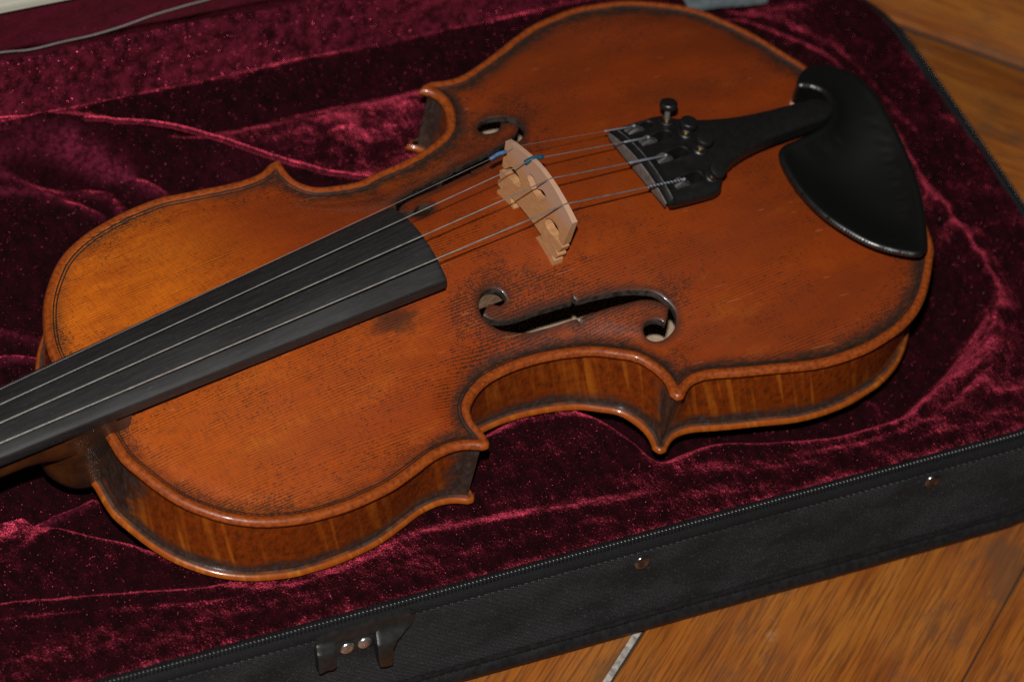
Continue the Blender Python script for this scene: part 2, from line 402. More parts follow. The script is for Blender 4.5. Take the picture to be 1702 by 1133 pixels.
def mat_velvet(name, k=1.0, streak_rot=0.0, pile_k=1.0, spark=.085, klo=None):
    """burgundy pile: dark seen into the pile, bright at grazing angles, with glinting fibre ends"""
    t = NT(name)
    geo = t.n('ShaderNodeNewGeometry')
    big = t.noise(t.mapped((.03, .05, .05), rot=(0, 0, streak_rot)), 1, 2, .5)
    mid = t.noise(t.mapped((.22, .13, .2), rot=(0, 0, streak_rot)), 1, 3, .6)
    rib = t.noise(t.mapped((1.25, .14, .3), rot=(0, 0, streak_rot + .12)), 1, 3, .6)
    fin = t.noise(t.mapped((2.0, 1.5, 2.0), rot=(0, 0, streak_rot)), 1, 2)
    h = t.math('ADD', t.math('MULTIPLY', big, 7.0), t.math('MULTIPLY', mid, 1.5))
    h = t.math('ADD', h, t.math('ADD', t.math('MULTIPLY', rib, .34), t.math('MULTIPLY', fin, .34)))
    nrm = t.bump(h, .8, .001)
    tuft = t.noise(t.mapped((1.7, 1.1, 1.7), rot=(0, 0, streak_rot)), 1, 3, .65)
    ny = t.math('ADD', t.attr("nap"), t.math('ADD', t.math('MULTIPLY', t.math('SUBTRACT', tuft, .5), 1.5), t.math('MULTIPLY', t.math('SUBTRACT', mid, .5), .75)))
    vec = t.comb(t.math('MULTIPLY', t.math('SUBTRACT', fin, .5), 1.0), ny, 0.0)
    nv = t.n('ShaderNodeVectorMath', operation='ADD'); t.link(nrm, nv.inputs[0]); t.link(vec, nv.inputs[1])
    nn = t.n('ShaderNodeVectorMath', operation='NORMALIZE'); t.link(nv.outputs[0], nn.inputs[0])
    pile = t.math('MULTIPLY', t.rng(rib, .3, .7, .55, 1.3), t.rng(fin, .3, .7, .15, 1.55))
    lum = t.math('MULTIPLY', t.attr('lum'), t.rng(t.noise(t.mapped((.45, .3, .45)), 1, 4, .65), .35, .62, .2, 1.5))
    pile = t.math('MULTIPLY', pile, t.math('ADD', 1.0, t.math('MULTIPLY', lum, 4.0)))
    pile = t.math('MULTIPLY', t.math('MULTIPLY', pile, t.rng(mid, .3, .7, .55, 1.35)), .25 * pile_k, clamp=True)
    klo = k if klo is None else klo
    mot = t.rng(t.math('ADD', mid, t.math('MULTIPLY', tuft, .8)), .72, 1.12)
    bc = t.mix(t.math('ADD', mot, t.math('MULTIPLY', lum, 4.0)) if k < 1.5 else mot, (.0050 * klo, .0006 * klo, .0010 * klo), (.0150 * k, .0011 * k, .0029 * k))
    bc = t.mix(t.math('MULTIPLY', lum, .7, clamp=True), bc, (.120, .0105, .030))  # velvet sheen painted into the base colour
    tint = t.mix(pile, (.034, .004, .007), (1.0, .082, .165))
    t.set(Base_Color=bc, Roughness=.9, Normal=nn.outputs[0])
    t.b.inputs['Specular IOR Level'].default_value = .05
    t.b.inputs['Sheen Weight'].default_value = 1.0; t.b.inputs['Sheen Roughness'].default_value = .36
    t.put(t.b.inputs['Sheen Tint'], tint)
    # sparkle: tiny facets at random tilts
    v = t.n('ShaderNodeTexVoronoi'); t.link(t.mapped((1, 1, 1)), v.inputs['Vector']); v.inputs['Scale'].default_value = 2.5
    off = t.n('ShaderNodeVectorMath', operation='SUBTRACT'); t.link(v.outputs['Color'], off.inputs[0]); off.inputs[1].default_value = (.5, .5, .5)
    sc = t.n('ShaderNodeVectorMath', operation='SCALE'); t.link(off.outputs[0], sc.inputs[0]); sc.inputs['Scale'].default_value = 3.0
    ad = t.n('ShaderNodeVectorMath', operation='ADD'); t.link(geo.outputs['Normal'], ad.inputs[0]); t.link(sc.outputs[0], ad.inputs[1])
    no = t.n('ShaderNodeVectorMath', operation='NORMALIZE'); t.link(ad.outputs[0], no.inputs[0])
    gl = t.n('ShaderNodeBsdfGlossy'); gl.inputs['Roughness'].default_value = .33
    hue = t.sep(v.outputs['Color'])[0]
    t.put(gl.inputs['Color'], t.mix(t.rng(hue, .35, .9), (.95, .10, .18), (1.0, .75, .85)))
    t.link(no.outputs[0], gl.inputs['Normal'])
    mx = t.n('ShaderNodeMixShader')
    t.put(mx.inputs[0], t.math('MULTIPLY', t.rng(v.outputs['Distance'], .20, .38, 1, 0), spark))
    t.link(t.b.outputs[0], mx.inputs[1]); t.link(gl.outputs[0], mx.inputs[2]); t.link(mx.outputs[0], t.out.inputs[0])
    return t.m

def mat_ebony(name="worn_ebony"):
    t = NT(name)
    g = t.noise(t.mapped((.045, 1.1, .6)), 1, 4, .6); p = t.noise(t.mapped((.35, 2.8, 1)), 1, 2)
    f_ = t.noise(t.mapped((.02, .06, .05)), 1, 4)
    c = t.mix(t.rng(g, .35, .7), (.0095, .0092, .0095), (.017, .0165, .017))
    c = t.mix(t.rng(p, .62, .72, 0, .3), c, (.065, .063, .064))
    t.set(Base_Color=c, Roughness=t.rng(f_, .3, .7, .40, .55), Normal=t.bump(g, .12, .0002))
    t.b.inputs['Specular IOR Level'].default_value = .55
    return t.m

def mat_cloth(name, c0, c1, pitch=1.15, rough=.75, strength=.8):
    """woven nylon: staggered bumps"""
    t = NT(name)
    X, Y, Z_ = t.sep(t.mapped((1, 1, 1)))
    a = t.math('SINE', t.math('MULTIPLY', t.math('ADD', X, t.math('MULTIPLY', Z_, .6)), 2 * PI / pitch))
    b = t.math('SINE', t.math('MULTIPLY', t.math('SUBTRACT', t.math('MULTIPLY', X, .6), Z_), 2 * PI / pitch))
    w = t.rng(t.math('MULTIPLY', a, b), .25, .9)
    wear = t.rng(t.noise(t.mapped((.03, .05, .06)), 1, 4, .6), .35, .65, .15, 1.0)
    sp = t.noise(t.mapped((1.1, 1.1, 1.1)), 1, 3, .6)
    c = t.mix(t.math('MULTIPLY', w, wear), c0, c1)
    c = t.mix(t.rng(sp, .55, .8, 0, .45), c, c1)
    t.set(Base_Color=c, Roughness=rough, Normal=t.bump(t.math('ADD', t.math('MULTIPLY', w, wear), t.math('MULTIPLY', sp, .6)), strength, .0003))
    t.b.inputs['Specular IOR Level'].default_value = .18
    return t.m

def mat_board():
    """worn, oiled floorboard; grain along local x, offset by object"""
    t = NT("worn_floorboard")
    oi = t.n('ShaderNodeObjectInfo').outputs['Random']
    dx = t.math('MULTIPLY', oi, 900.0)
    X, Y, Z_ = t.sep(t.mapped((1, 1, 1)))
    p = t.comb(t.math('ADD', X, dx), t.math('ADD', Y, t.math('MULTIPLY', oi, 331.0)), 0.0)
    def ns(sx, sy, det=4, r=.6, ds=0.0):
        d = t.n('ShaderNodeMapping'); t.link(p, d.inputs[0]); d.inputs['Scale'].default_value = (sx, sy, 1)
        return t.noise(d.outputs[0], 1, det, r, ds)
    big = ns(.008, .03, 4, .6, .8); fig = ns(.012, .16, 3, .55, .5)
    fib = ns(.035, .9, 4, .65); por = ns(.06, 1.9, 2); blot = ns(.02, .026, 5, .65)
    c = t.mix(t.rng(fig, .3, .7), (.29, .086, .0095), (.17, .042, .005))
    c = t.mix(t.rng(big, .4, .68, 0, .8), c, (.31, .108, .014))
    c = t.mix(t.rng(fib, .46, .62, 0, .72), c, (.095, .028, .006))
    c = t.mix(t.math('MULTIPLY', t.rng(por, .58, .68), t.rng(blot, .42, .6)), c, (.055, .024, .010))
    c = t.mix(t.rng(blot, .52, .66, 0, .7), c, (.10, .040, .013))
    c = t.mix(t.rng(ns(.03, .05, 4, .7), .66, .78, 0, .35), c, (.30, .22, .15))
    t.set(Base_Color=c, Roughness=t.rng(blot, .3, .7, .42, .62), Normal=t.bump(t.math('ADD', fib, por), .25, .0004))
    return t.m

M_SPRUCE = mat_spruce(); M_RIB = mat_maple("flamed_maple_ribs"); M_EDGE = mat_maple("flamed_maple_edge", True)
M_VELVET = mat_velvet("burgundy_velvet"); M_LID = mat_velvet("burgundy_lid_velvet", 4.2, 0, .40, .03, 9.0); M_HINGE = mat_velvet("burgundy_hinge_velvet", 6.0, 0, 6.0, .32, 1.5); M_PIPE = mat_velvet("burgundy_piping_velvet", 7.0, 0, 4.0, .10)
M_EBONY = mat_ebony()
M_BARE = simple("bare_inner_wood", (.40, .29, .20), .8, var=.12, spec=.2)
M_BAR = simple("bass_bar_spruce", (.21, .125, .075), .8, var=.25, spec=.2)
M_FEND = simple("stained_fhole_edge", (.034, .026, .022), .6, var=.6, spec=.2, bump=.3, bscale=1.5)
M_FLIP = simple("varnished_fhole_edge", (.10, .035, .014), .5, var=.4)
M_PURF = simple("black_purfling", (.012, .009, .007), .55, spec=.3)
M_STEEL = simple("string_steel", (.42, .41, .40), .45, metal=.8, var=.06)
M_STEELD = simple("wound_string_steel", (.40, .38, .35), .46, metal=.8, var=.1)
M_SILK = simple("blue_grey_silk", (.17, .19, .225), .5, metal=.35, var=.15)
M_SILKB = simple("black_silk", (.02, .02, .02), .5)
M_BLUE = simple("blue_plastic_tube", (.045, .10, .22), .4, var=.35, spec=.6)
M_TEAL = simple("teal_plastic_tube", (.012, .065, .10), .42, var=.3, spec=.6)
M_PLAST = simple("black_composite", (.0058, .0056, .0056), .44, var=.04, spec=.45, bump=.02, bscale=2)
M_PFRONT = simple("worn_tailpiece_front", (.115, .10, .09), .6, var=.2)
M_LEVER = simple("burnished_lever_metal", (.15, .145, .14), .42, metal=.6, var=.3)
M_BRASS = simple("brass", (.75, .48, .14), .3, metal=1.0, var=.1)
M_CHIN = simple("polished_black_chinrest", (.0018, .0018, .0018), .42, var=0, spec=.6, coat=.3)
M_CORK = simple("pale_cork_pad", (.55, .33, .24), .8, var=.15, bump=.3)
M_TAPE = mat_cloth("zipper_tape_nylon", (.004, .004, .0045), (.03, .03, .033), .8, .7, .6)
M_NYLON = mat_cloth("black_case_nylon", (.0062, .0068, .0078), (.115, .122, .138))
M_TOOTH = simple("black_zip_coil", (.006, .006, .0065), .28, var=.2, spec=.35)
M_WELT = simple("black_leatherette", (.0085, .0086, .0095), .42, var=.3, spec=.35, bump=.4, bscale=1.4)
M_LATCH = simple("worn_black_plastic", (.013, .0128, .0128), .40, var=.2, spec=.3, bump=.06, bscale=.6)
M_RIVET = simple("bronzed_rivet", (.17, .16, .155), .22, metal=.95, var=.3)
M_SCREW = simple("nickel_screw", (.46, .43, .41), .24, metal=.9, var=.15)
M_SEAM = simple("pale_seam_filler", (.27, .245, .215), .85, var=.45, bump=.6, bscale=.8)
M_SUB = simple("dark_subfloor", (.02, .013, .009), .9)
M_BOARD = mat_board()
M_CORD = simple("pale_grey_cord", (.17, .15, .14), .6, var=.08)
M_GREYC = simple("grey_felt", (.075, .092, .100), .9, var=.25, bump=.6)

def mat_bridge():
    t = NT("bridge_maple")
    fl = t.noise(t.mapped((.5, .5, 1.6)), 1, 4, .6); sp = t.noise(t.mapped((.8, .55, 2.2), loc=(.01, 0, 0)), 1, 2)
    c = t.mix(t.rng(fl, .3, .7), (.46, .235, .100), (.36, .170, .075))
    c = t.mix(t.rng(sp, .70, .76, 0, .6), c, (.20, .085, .035))
    Zc = t.sep(t.mapped((1, 1, 1)))[2]
    c = t.mix(t.math('MULTIPLY', t.rng(Zc, 33, 42), t.rng(fl, .3, .6, .2, .7)), c, (.40, .27, .22))
    t.set(Base_Color=c, Roughness=.55, Normal=t.bump(fl, .1, .0002)); t.b.inputs['Specular IOR Level'].default_value = .4
    return t.m
M_BRIDGE = mat_bridge()

def mat_neck():
    t = NT("worn_neck_maple")
    n_ = t.noise(t.mapped((.06, .12, .05)), 1, 4, .6); f_ = t.noise(t.mapped((.1, .8, .8)), 1, 3)
    c = t.mix(t.rng(n_, .3, .62), (.035, .010, .003), (.095, .027, .005))
    X = t.sep(t.mapped((1, 1, 1)))[0]
    c = t.mix(t.math('MULTIPLY', t.rng(X, -13, -3), t.rng(n_, .2, .6, 1, .6)), c, (.014, .011, .010))
    c = t.mix(t.rng(f_, .45, .75, 0, .4), c, (.04, .014, .005))
    t.set(Base_Color=c, Roughness=.42); t.b.inputs['Coat Weight'].default_value = .3; t.b.inputs['Coat Roughness'].default_value = .2
    return t.m
M_NECK = mat_neck()

def mat_hair():
    t = NT("white_bow_hair")
    f_ = t.noise(t.mapped((.02, .5, 1.1)), 1, 4, .6)
    t.set(Base_Color=t.mix(t.rng(f_, .3, .7), (.62, .60, .50), (.36, .37, .29)), Roughness=.5, Normal=t.bump(f_, .4, .0004))
    return t.m
M_HAIR = mat_hair()
def mk_multi(name, pieces, parent=None, smooth=True):
    """pieces: (verts, faces, material, attrs) joined into one mesh with several materials"""
    V = []; F = []; mi = []; mats = []; keys = sorted({k for p in pieces for k in (p[3] or {})}); A = {k: [] for k in keys}
    for v, f, mt, at in pieces:
        n = len(V); v = np.asarray(v, float); V += v.tolist(); F += [[int(i) + n for i in q] for q in f]
        if mt not in mats: mats.append(mt)
        mi += [mats.index(mt)] * len(f)
        for k in keys:
            a = (at or {}).get(k); A[k] += list(np.zeros(len(v)) if a is None else np.asarray(a, float))
    o = mk(name, V, F, None, parent, smooth, A)
    for mt in mats: o.data.materials.append(mt)
    o.data.polygons.foreach_set("material_index", mi)
    return o

# ================================================================ VIOLIN (mm, x from neck to end button, z = 0 at the top's edge)
NEAR = [[-1.2,-12.7],[-1.9,-25.9],[0.5,-35.7],[3.9,-46.0],[8.0,-54.5],[13.0,-61.4],[18.7,-67.5],[24.9,-72.3],[31.7,-76.1],[39.4,-79.0],[47.2,-81.2],[55.7,-82.3],[64.5,-83.0],[75.1,-82.7],[85.1,-81.7],[96.2,-79.0],[105.3,-76.5],[111.9,-75.7],[117.4,-76.0],[122.2,-77.6],[125.7,-79.8],[130.0,-78.3],[130.5,-73.7],[130.1,-71.2],[130.0,-66.6],[131.8,-61.6],[135.0,-58.5],[140.5,-55.1],[147.8,-52.8],[157.4,-51.9],[167.0,-52.3],[176.3,-53.8],[184.8,-56.0],[192.9,-59.0],[199.9,-63.6],[205.5,-67.7],[208.5,-73.5],[209.9,-79.1],[209.7,-84.0],[208.2,-88.3],[209.1,-91.1],[212.5,-91.7],[217.1,-88.4],[222.1,-87.1],[228.8,-88.1],[236.2,-90.8],[244.6,-93.6],[253.4,-96.3],[261.8,-99.1],[270.5,-101.7],[279.9,-103.2],[288.3,-103.7],[297.0,-103.5],[305.6,-102.2],[313.1,-100.8],[320.1,-98.5],[327.3,-95.1],[335.3,-89.6],[343.5,-82.0],[350.1,-75.0],[355.2,-68.3]]
FAR = [[-2.1,25.1],[-1.8,27.9],[-0.3,34.0],[2.3,40.7],[6.3,48.5],[11.0,55.6],[16.9,62.3],[23.5,68.5],[30.7,73.0],[40.3,76.9],[48.9,79.0],[57.6,80.6],[66.5,81.5],[76.4,81.7],[85.2,80.3],[94.0,78.9],[103.0,77.4],[112.2,76.5],[120.4,77.2],[125.3,79.7],[128.7,80.3],[130.7,78.4],[130.2,74.3],[130.6,69.2],[132.9,64.7],[137.4,61.0],[146.1,58.6],[155.2,57.1],[162.0,58.4],[172.3,58.9],[182.4,60.2],[190.6,62.1],[197.2,64.3],[202.3,67.2],[205.8,71.9],[208.2,77.4],[208.7,82.4],[207.1,86.4],[203.3,89.8],[205.9,92.1],[210.9,92.5],[218.0,90.6],[225.5,90.7],[235.5,93.2],[246.1,96.6],[258.5,100.8],[269.0,103.7],[280.8,104.8],[291.7,104.9],[304.5,102.6],[315.5,99.6],[328.9,92.4],[336.5,87.3],[343.3,80.6],[348.7,72.4],[354.0,64.0],[358.4,54.4],[362.4,43.9],[365.8,34.4]]
ST = .8
segs = [spline(NEAR[0:21], ST, smooth=6), spline([NEAR[20], [128.3, -80.1], NEAR[21]], ST), spline(NEAR[21:40], ST, smooth=6),
        spline([NEAR[39], [209.6, -91.3], NEAR[41]], ST), spline(NEAR[41:] + [[362.2, -49], [367.0, -24], [369.2, 4]] + FAR[:39:-1], ST, smooth=6),
        spline([FAR[40], [206.5, 92.0], FAR[38]], ST), spline(FAR[38:20:-1], ST, smooth=6), spline([FAR[21], [129.8, 80.6], FAR[20]], ST), spline(FAR[20::-1], ST, smooth=6), spline([FAR[0], [-2.0, 6], NEAR[0]], ST)]
OUT = np.vstack([s[:-1] for s in segs])
TIPS = np.array([[128.3, -80], [209.5, -91.3], [206.3, 92], [129.8, 80.5]])
LQ = np.r_[0, np.cumsum(np.linalg.norm(np.diff(np.vstack([OUT, OUT[:1]]), axis=0), axis=1))]
FH = [[156.6,-25.1],[158.9,-22.6],[161.6,-21.5],[165.1,-21.9],[167.8,-23.7],[168.5,-26.1],[168.0,-27.8],[166.5,-28.6],[164.5,-28.9],[162.4,-27.8],[160.5,-26.8],[158.2,-28.1],[156.1,-29.8],[157.7,-31.7],[161.0,-33.6],[165.3,-34.7],[171.1,-35.3],[177.1,-35.5],[183.0,-36.0],[188.8,-36.6],[194.0,-37.2],[194.9,-35.9],[195.8,-37.9],[200.2,-38.3],[205.9,-39.1],[211.4,-40.2],[216.8,-41.6],[221.9,-43.5],[226.7,-46.0],[229.3,-48.9],[230.9,-52.5],[231.4,-55.9],[230.4,-59.0],[228.7,-61.3],[226.3,-63.2],[223.1,-64.4],[220.5,-64.7],[217.8,-64.0],[215.8,-62.3],[215.0,-60.0],[215.4,-57.8],[216.6,-56.4],[218.6,-55.5],[221.0,-55.6],[223.0,-56.5],[224.6,-57.9],[224.9,-59.4],[227.2,-57.1],[229.7,-54.0],[228.3,-51.7],[225.8,-49.5],[222.5,-47.8],[218.8,-46.7],[214.3,-46.0],[208.6,-45.1],[202.9,-44.4],[197.0,-44.0],[194.1,-44.0],[193.2,-45.2],[192.2,-43.6],[188.3,-43.1],[182.5,-42.5],[176.8,-41.7],[172.8,-41.2],[168.4,-40.2],[163.3,-38.4],[160.3,-37.0],[157.9,-34.7],[156.3,-32.2],[155.4,-30.3],[155.5,-28.0]]
SHARP_ = [12, 20, 21, 22, 46, 48, 57, 58, 59]          # wing tips and nicks stay sharp
def fhole_loop():
    P = np.array(FH); n = len(P); cuts = SHARP_; out = []
    for a, b in zip(cuts, cuts[1:] + [cuts[0] + n]):
        q = P[[i % n for i in range(a, b + 1)]]
        out.append(spline(q, .7, smooth=1 if len(q) > 4 else 0)[:-1])
    return np.vstack(out)
FN = ccw(fhole_loop()); FF = ccw(FN * [1, -1] - [1.5, 0])

HW_X = [0, 30, 66, 110, 130, 150, 165, 180, 200, 215, 240, 290, 330, 369]
HW_Y = [36, 74, 83, 72, 62, 54, 54, 56, 62, 70, 86, 104, 96, 40]
def arch(x, y, H):
    x = np.asarray(x, float); s = np.clip(np.abs((x - 184) / 182), 0, 1); hx = H * (1 - s ** 2.4) ** 1.3
    k = np.ones(15) / 15.
    gx = np.arange(-30, 400.); gw = np.convolve(np.interp(gx, HW_X, HW_Y), k, 'same'); w = np.interp(x, gx, gw) - 5
    t = np.clip(np.abs(y) / w, 0, 1); return hx * (1 - t * t) ** (1.2 + .9 * np.clip((w - 48) / 50, 0, 1))
def edge_z(d):
    d = np.asarray(d, float)
    return np.where(d < 2, np.sqrt(np.clip(4 - (2 - np.clip(d, 0, 2)) ** 2, 0, 4)) - 2, -1.0 * sstep(2, 5.2, d) + .9 * sstep(6, 16, d))
def top_z(x, y, d=None):
    if d is None: d = seg_dist(np.stack([x, y], 1), OUT)
    return edge_z(d) + arch(x, y, 16.2) * sstep(4, 14, d)

violin = empty("violin", (0, 0, Z0), label="old red-brown violin lying face up in the velvet case", cat="violin")

# ---- top plate
gx, gy = np.meshgrid(np.arange(-4, 372, 2.1), np.arange(-106, 108, 2.1)); G = np.stack([gx.ravel(), gy.ravel()], 1); G[:, 1] += (np.round(G[:, 0] / 2.1).astype(int) % 2) * 1.05
G = G[inside(G, OUT)]; G = G[seg_dist(G, OUT) > 8.2]
for L in (FN, FF): G = G[~inside(G, L)]; G = G[seg_dist(G, L) > 1.7]
rings = [inset(OUT, d, s) for d, s in ((.25, 1.), (.7, 1.), (1.2, 1.1), (1.8, 1.2), (2.5, 1.3), (3.2, 1.4), (3.9, 1.4), (4.6, 1.4), (5.4, 1.6), (6.6, 1.9))]
fr = [inset(L, -dd, 1.1) for L in (FN, FF) for dd in (.5, 1.2)]
P2, F2 = tri([OUT, FN, FF], np.vstack([G] + rings + fr))
d2 = seg_dist(P2, OUT); on = d2 < 1e-3
z2 = top_z(P2[:, 0], P2[:, 1], d2)
fd2 = np.minimum(seg_dist(P2, FN), seg_dist(P2, FF))
z2 = z2 - .35 * (1 - sstep(0, .6, fd2))
tipd = np.sqrt(((P2[:, None] - TIPS[None]) ** 2).sum(2)).min(1)
cor = (1 - sstep(5, 17, tipd)) * sstep(3.0, 4.2, d2)
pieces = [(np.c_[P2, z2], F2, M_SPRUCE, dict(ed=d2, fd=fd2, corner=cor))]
keep = np.all(d2[F2] > 2.4, 1)
pieces.append((np.c_[P2, z2 - 2.9], F2[keep][:, ::-1], M_BARE, None))
n = len(OUT); r2 = inset(OUT, 2.0)
C_ = OUT.mean(0)
Tn = np.roll(OUT, -1, 0) - np.roll(OUT, 1, 0); Tn /= np.linalg.norm(Tn, axis=1)[:, None]; Nn = np.stack([-Tn[:, 1], Tn[:, 0]], 1)
for _ in range(8):                                     # inner normals, eased round the corners
    Nn = Nn + .5 * (np.roll(Nn, 1, 0) + np.roll(Nn, -1, 0)); Nn /= np.linalg.norm(Nn, axis=1)[:, None]
def halfround(ztop, r, a0, a1, k=6, tail=3.2):
    rows = []
    for a in np.linspace(a0, a1, k): rows.append(np.c_[OUT + Nn * r * (1 - math.cos(a)), np.full(n, ztop - r + r * math.sin(a))])
    if tail: rows.append(np.c_[OUT + Nn * tail, np.full(n, rows[-1][0, 2])])
    return np.array(rows)
E_ = MB(); E_.grid(halfround(0, 2.0, 0, -PI / 2), closed_v=True)
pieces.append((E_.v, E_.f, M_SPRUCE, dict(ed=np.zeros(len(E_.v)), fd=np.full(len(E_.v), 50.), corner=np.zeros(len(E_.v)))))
for L in (FN, FF):
    zt = top_z(L[:, 0], L[:, 1]) - .35; w_ = MB()
    w_.grid(np.array([np.c_[L, zt], np.c_[L, zt - 2.93]]), closed_v=True); pieces.append((w_.v, w_.f, M_FEND, None))
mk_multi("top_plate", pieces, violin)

# ---- purfling: black, white, black let into the margin
def ribbon(d, w, lift):
    Q = inset(OUT, d, .9); k = len(Q); T = np.roll(Q, -1, 0) - np.roll(Q, 1, 0); T /= np.linalg.norm(T, axis=1)[:, None]
    N_ = np.stack([-T[:, 1], T[:, 0]], 1); A = Q + N_ * w / 2; B = Q - N_ * w / 2; b = MB()
    za = top_z(A[:, 0], A[:, 1]) + lift; zb = top_z(B[:, 0], B[:, 1]) + lift
    b.grid(np.array([np.c_[B, zb - .4], np.c_[B, zb], np.c_[A, za], np.c_[A, za - .4]]), closed_v=True); return b
pf = MB()
for dd in (3.95, 5.05):
    r_ = ribbon(dd, .52, .05); pf.add(r_.v, r_.f)
pf.build("purfling", M_PURF, violin, smooth=False)

# ---- ribs
RI = inset(OUT, 2.7, 1.0)
ci = [int(np.argmin(((RI - t) ** 2).sum(1))) for t in TIPS]
nk = int(np.argmin(((RI - [2, 0]) ** 2).sum(1))); bt = int(np.argmin(((RI - [366, 2]) ** 2).sum(1)))
stops = sorted(ci + [nk, bt]); k = len(RI)
for a, b in zip(stops, stops[1:] + [stops[0] + k]):
    idx = [i % k for i in range(a, b + 1)]; q = RI[idx]
    s_ = np.r_[0, np.cumsum(np.linalg.norm(np.diff(q, axis=0), axis=1))] + a * 1.7
    T = np.gradient(q, axis=0); T /= np.linalg.norm(T, axis=1)[:, None]; N_ = np.stack([-T[:, 1], T[:, 0]], 1)
    zs = np.array([-3.8, -8, -13, -18, -23, -28, -31, -33.8]); b1 = MB(); b1.grid(np.array([np.c_[q, np.full(len(q), z)] for z in zs]), flip=True)
    ck = 1 - sstep(3, 20, np.minimum(np.sqrt(((q[:, None] - TIPS[None]) ** 2).sum(2)).min(1), np.where(q[:, 0] < 60, np.hypot(q[:, 0] - 2, np.abs(q[:, 1]) - 14) * .62, 99)))
    at = dict(ss=np.tile(s_, len(zs)), zz=np.repeat(zs, len(q)), ck=np.tile(ck, len(zs)))
    b2 = MB(); qi = (q + N_ * 1.1)[8:-8]; b2.grid(np.array([np.c_[qi, np.full(len(qi), z)] for z in (-3.8, -33.8)]))
    mk_multi("rib", [(b1.v, b1.f, M_RIB, at), (b2.v, b2.f, M_BARE, None)], violin)

# ---- back plate
gB = G[::3]; P3, F3 = tri([OUT], np.vstack([gB] + [inset(OUT, d, 2.0) for d in (.5, 1.2, 2, 4, 7)]))
d3 = seg_dist(P3, OUT); zb = -35.5 - (np.sqrt(np.clip(4 - (2 - np.clip(d3, 0, 2)) ** 2, 0, 4))) - arch(P3[:, 0], P3[:, 1], 14.5) * sstep(3, 14, d3)
ssb = LQ[[int(np.argmin(((OUT - p) ** 2).sum(1))) for p in P3]]
pb = [(np.c_[P3, zb], F3[:, ::-1], M_EDGE, dict(ss=ssb, zz=-d3, gr=np.zeros(len(P3))))]
hb = halfround(-33.5, 2.0, 0, PI / 2, 6, 4.0); b = MB(); b.grid(hb, closed_v=True, flip=True)
pb.append((b.v, b.f, M_EDGE, dict(ss=np.tile(LQ[:n], 7), zz=np.repeat(np.linspace(0, 3, 7), n), gr=np.repeat([0, 0, 0, .1, .55, .8, 1.0], n))))
zi = -34.5 - np.clip(arch(P3[:, 0], P3[:, 1], 14.5) * sstep(3, 14, d3) - 0.5, 0, 20)
ki = np.all(d3[F3] > 1.9, 1); pb.append((np.c_[P3, zi], F3[ki], M_BARE, None))
mk_multi("back_plate", pb, violin)

# ---- bass bar under the near f-hole, sound post
xs = np.linspace(45, 315, 40); bb = MB(); rows = []
for x in xs:
    zt = float(arch(x, -19., 16.2)) - 2.9; hgt = 11 * math.sin(PI * (x - 40) / 280) ** .7 + .5
    rows.append([(x, -20.5, zt), (x, -14.5, zt + .3), (x, -14.8, zt - hgt), (x, -20.2, zt - hgt)])
bb.grid(np.array(rows), closed_v=True); bb.build("bass_bar", M_BAR, violin)
sp_ = MB(); sp_.tube([(200, 17, -46), (200, 17, 11)], 3.1, 16); sp_.build("sound_post", M_BARE, violin)

# ---- neck with heel
nk_ = MB(); rows = []
for z, xf, hw in ((9, -34, 15.8), (5, -30, 15.6), (0, -26.5, 15.0), (-6, -24.5, 14.4), (-14, -22.5, 13.4), (-24, -19.5, 12.2), (-31, -16.5, 11.2), (-36, -13, 10.2), (-38.6, -9.5, 9.3), (-39.4, -6, 8)):
    row = []
    for a in np.linspace(-PI / 2, PI / 2, 17): row.append((1.5 + (xf - 1.5) * math.cos(a) ** .75, hw * math.sin(a), z))
    rows.append(row)
nk_.grid(np.array(rows)); nk_.f.append(tuple(9 * 17 + j for j in range(17)))
rows = []
def board_c(x): return 32.0 - .108 * (141.5 - x)
def board_hw(x): return 20.6 - .0335 * (141.5 - x)
for x in np.linspace(8, -150, 24):
    top = board_c(x) - 4.2 - 5.6; hw = board_hw(x) - .4; dp = 15 + 9 * float(sstep(-34, -12, x)); row = []
    for a in np.linspace(-PI / 2, PI / 2, 15): row.append((x, hw * math.sin(a), top - dp * max(0, math.cos(a)) ** .8))
    rows.append(row)
nk_.grid(np.array(rows)); nk_.build("neck", M_NECK, violin, smooth=True)

# ---- fingerboard
fb = MB(); rows = []
for i, x in enumerate([142.0, 141.8, 141.2, 140.2] + list(np.linspace(137, -133, 40))):
    hw = board_hw(x); zc = board_c(x); e = [.75, .3, .08, 0][i] if i < 4 else 0; row = []
    for y in np.linspace(-1, 1, 19):
        yy = y * (hw - .7); row.append((x, yy, zc - (42 - math.sqrt(42 ** 2 - yy * yy)) - e))
    edge = row[-1][2]
    row = [(x, -hw + .1, edge - 5.6 + e), (x, -hw, edge - 4.8 + e), (x, -hw, edge - 1.0 - e), (x, -hw + .22, edge - .35 - e)] + row + [(x, hw - .22, edge - .35 - e), (x, hw, edge - 1 - e), (x, hw, edge - 4.8 + e), (x, hw - .1, edge - 5.6 + e)]
    rows.append(row)
st = fb.grid(np.array(rows), closed_v=True, flip=True); w_ = len(rows[0])
fb.f.append(tuple(st + j for j in range(w_))); fb.f.append(tuple(st + (len(rows) - 1) * w_ + j for j in range(w_))[::-1])
fb.build("fingerboard", M_EBONY, violin, smooth=50)
nut = MB(); nut.grid(np.array([[(x, y * board_hw(-133), board_c(-133) - (42 - math.sqrt(42 ** 2 - (y * 12) ** 2)) + h) for y in np.linspace(-1, 1, 9)] for x, h in ((-133, -3), (-133, .6), (-137, .5), (-138, -4))]))
nut.build("nut", M_EBONY, violin)

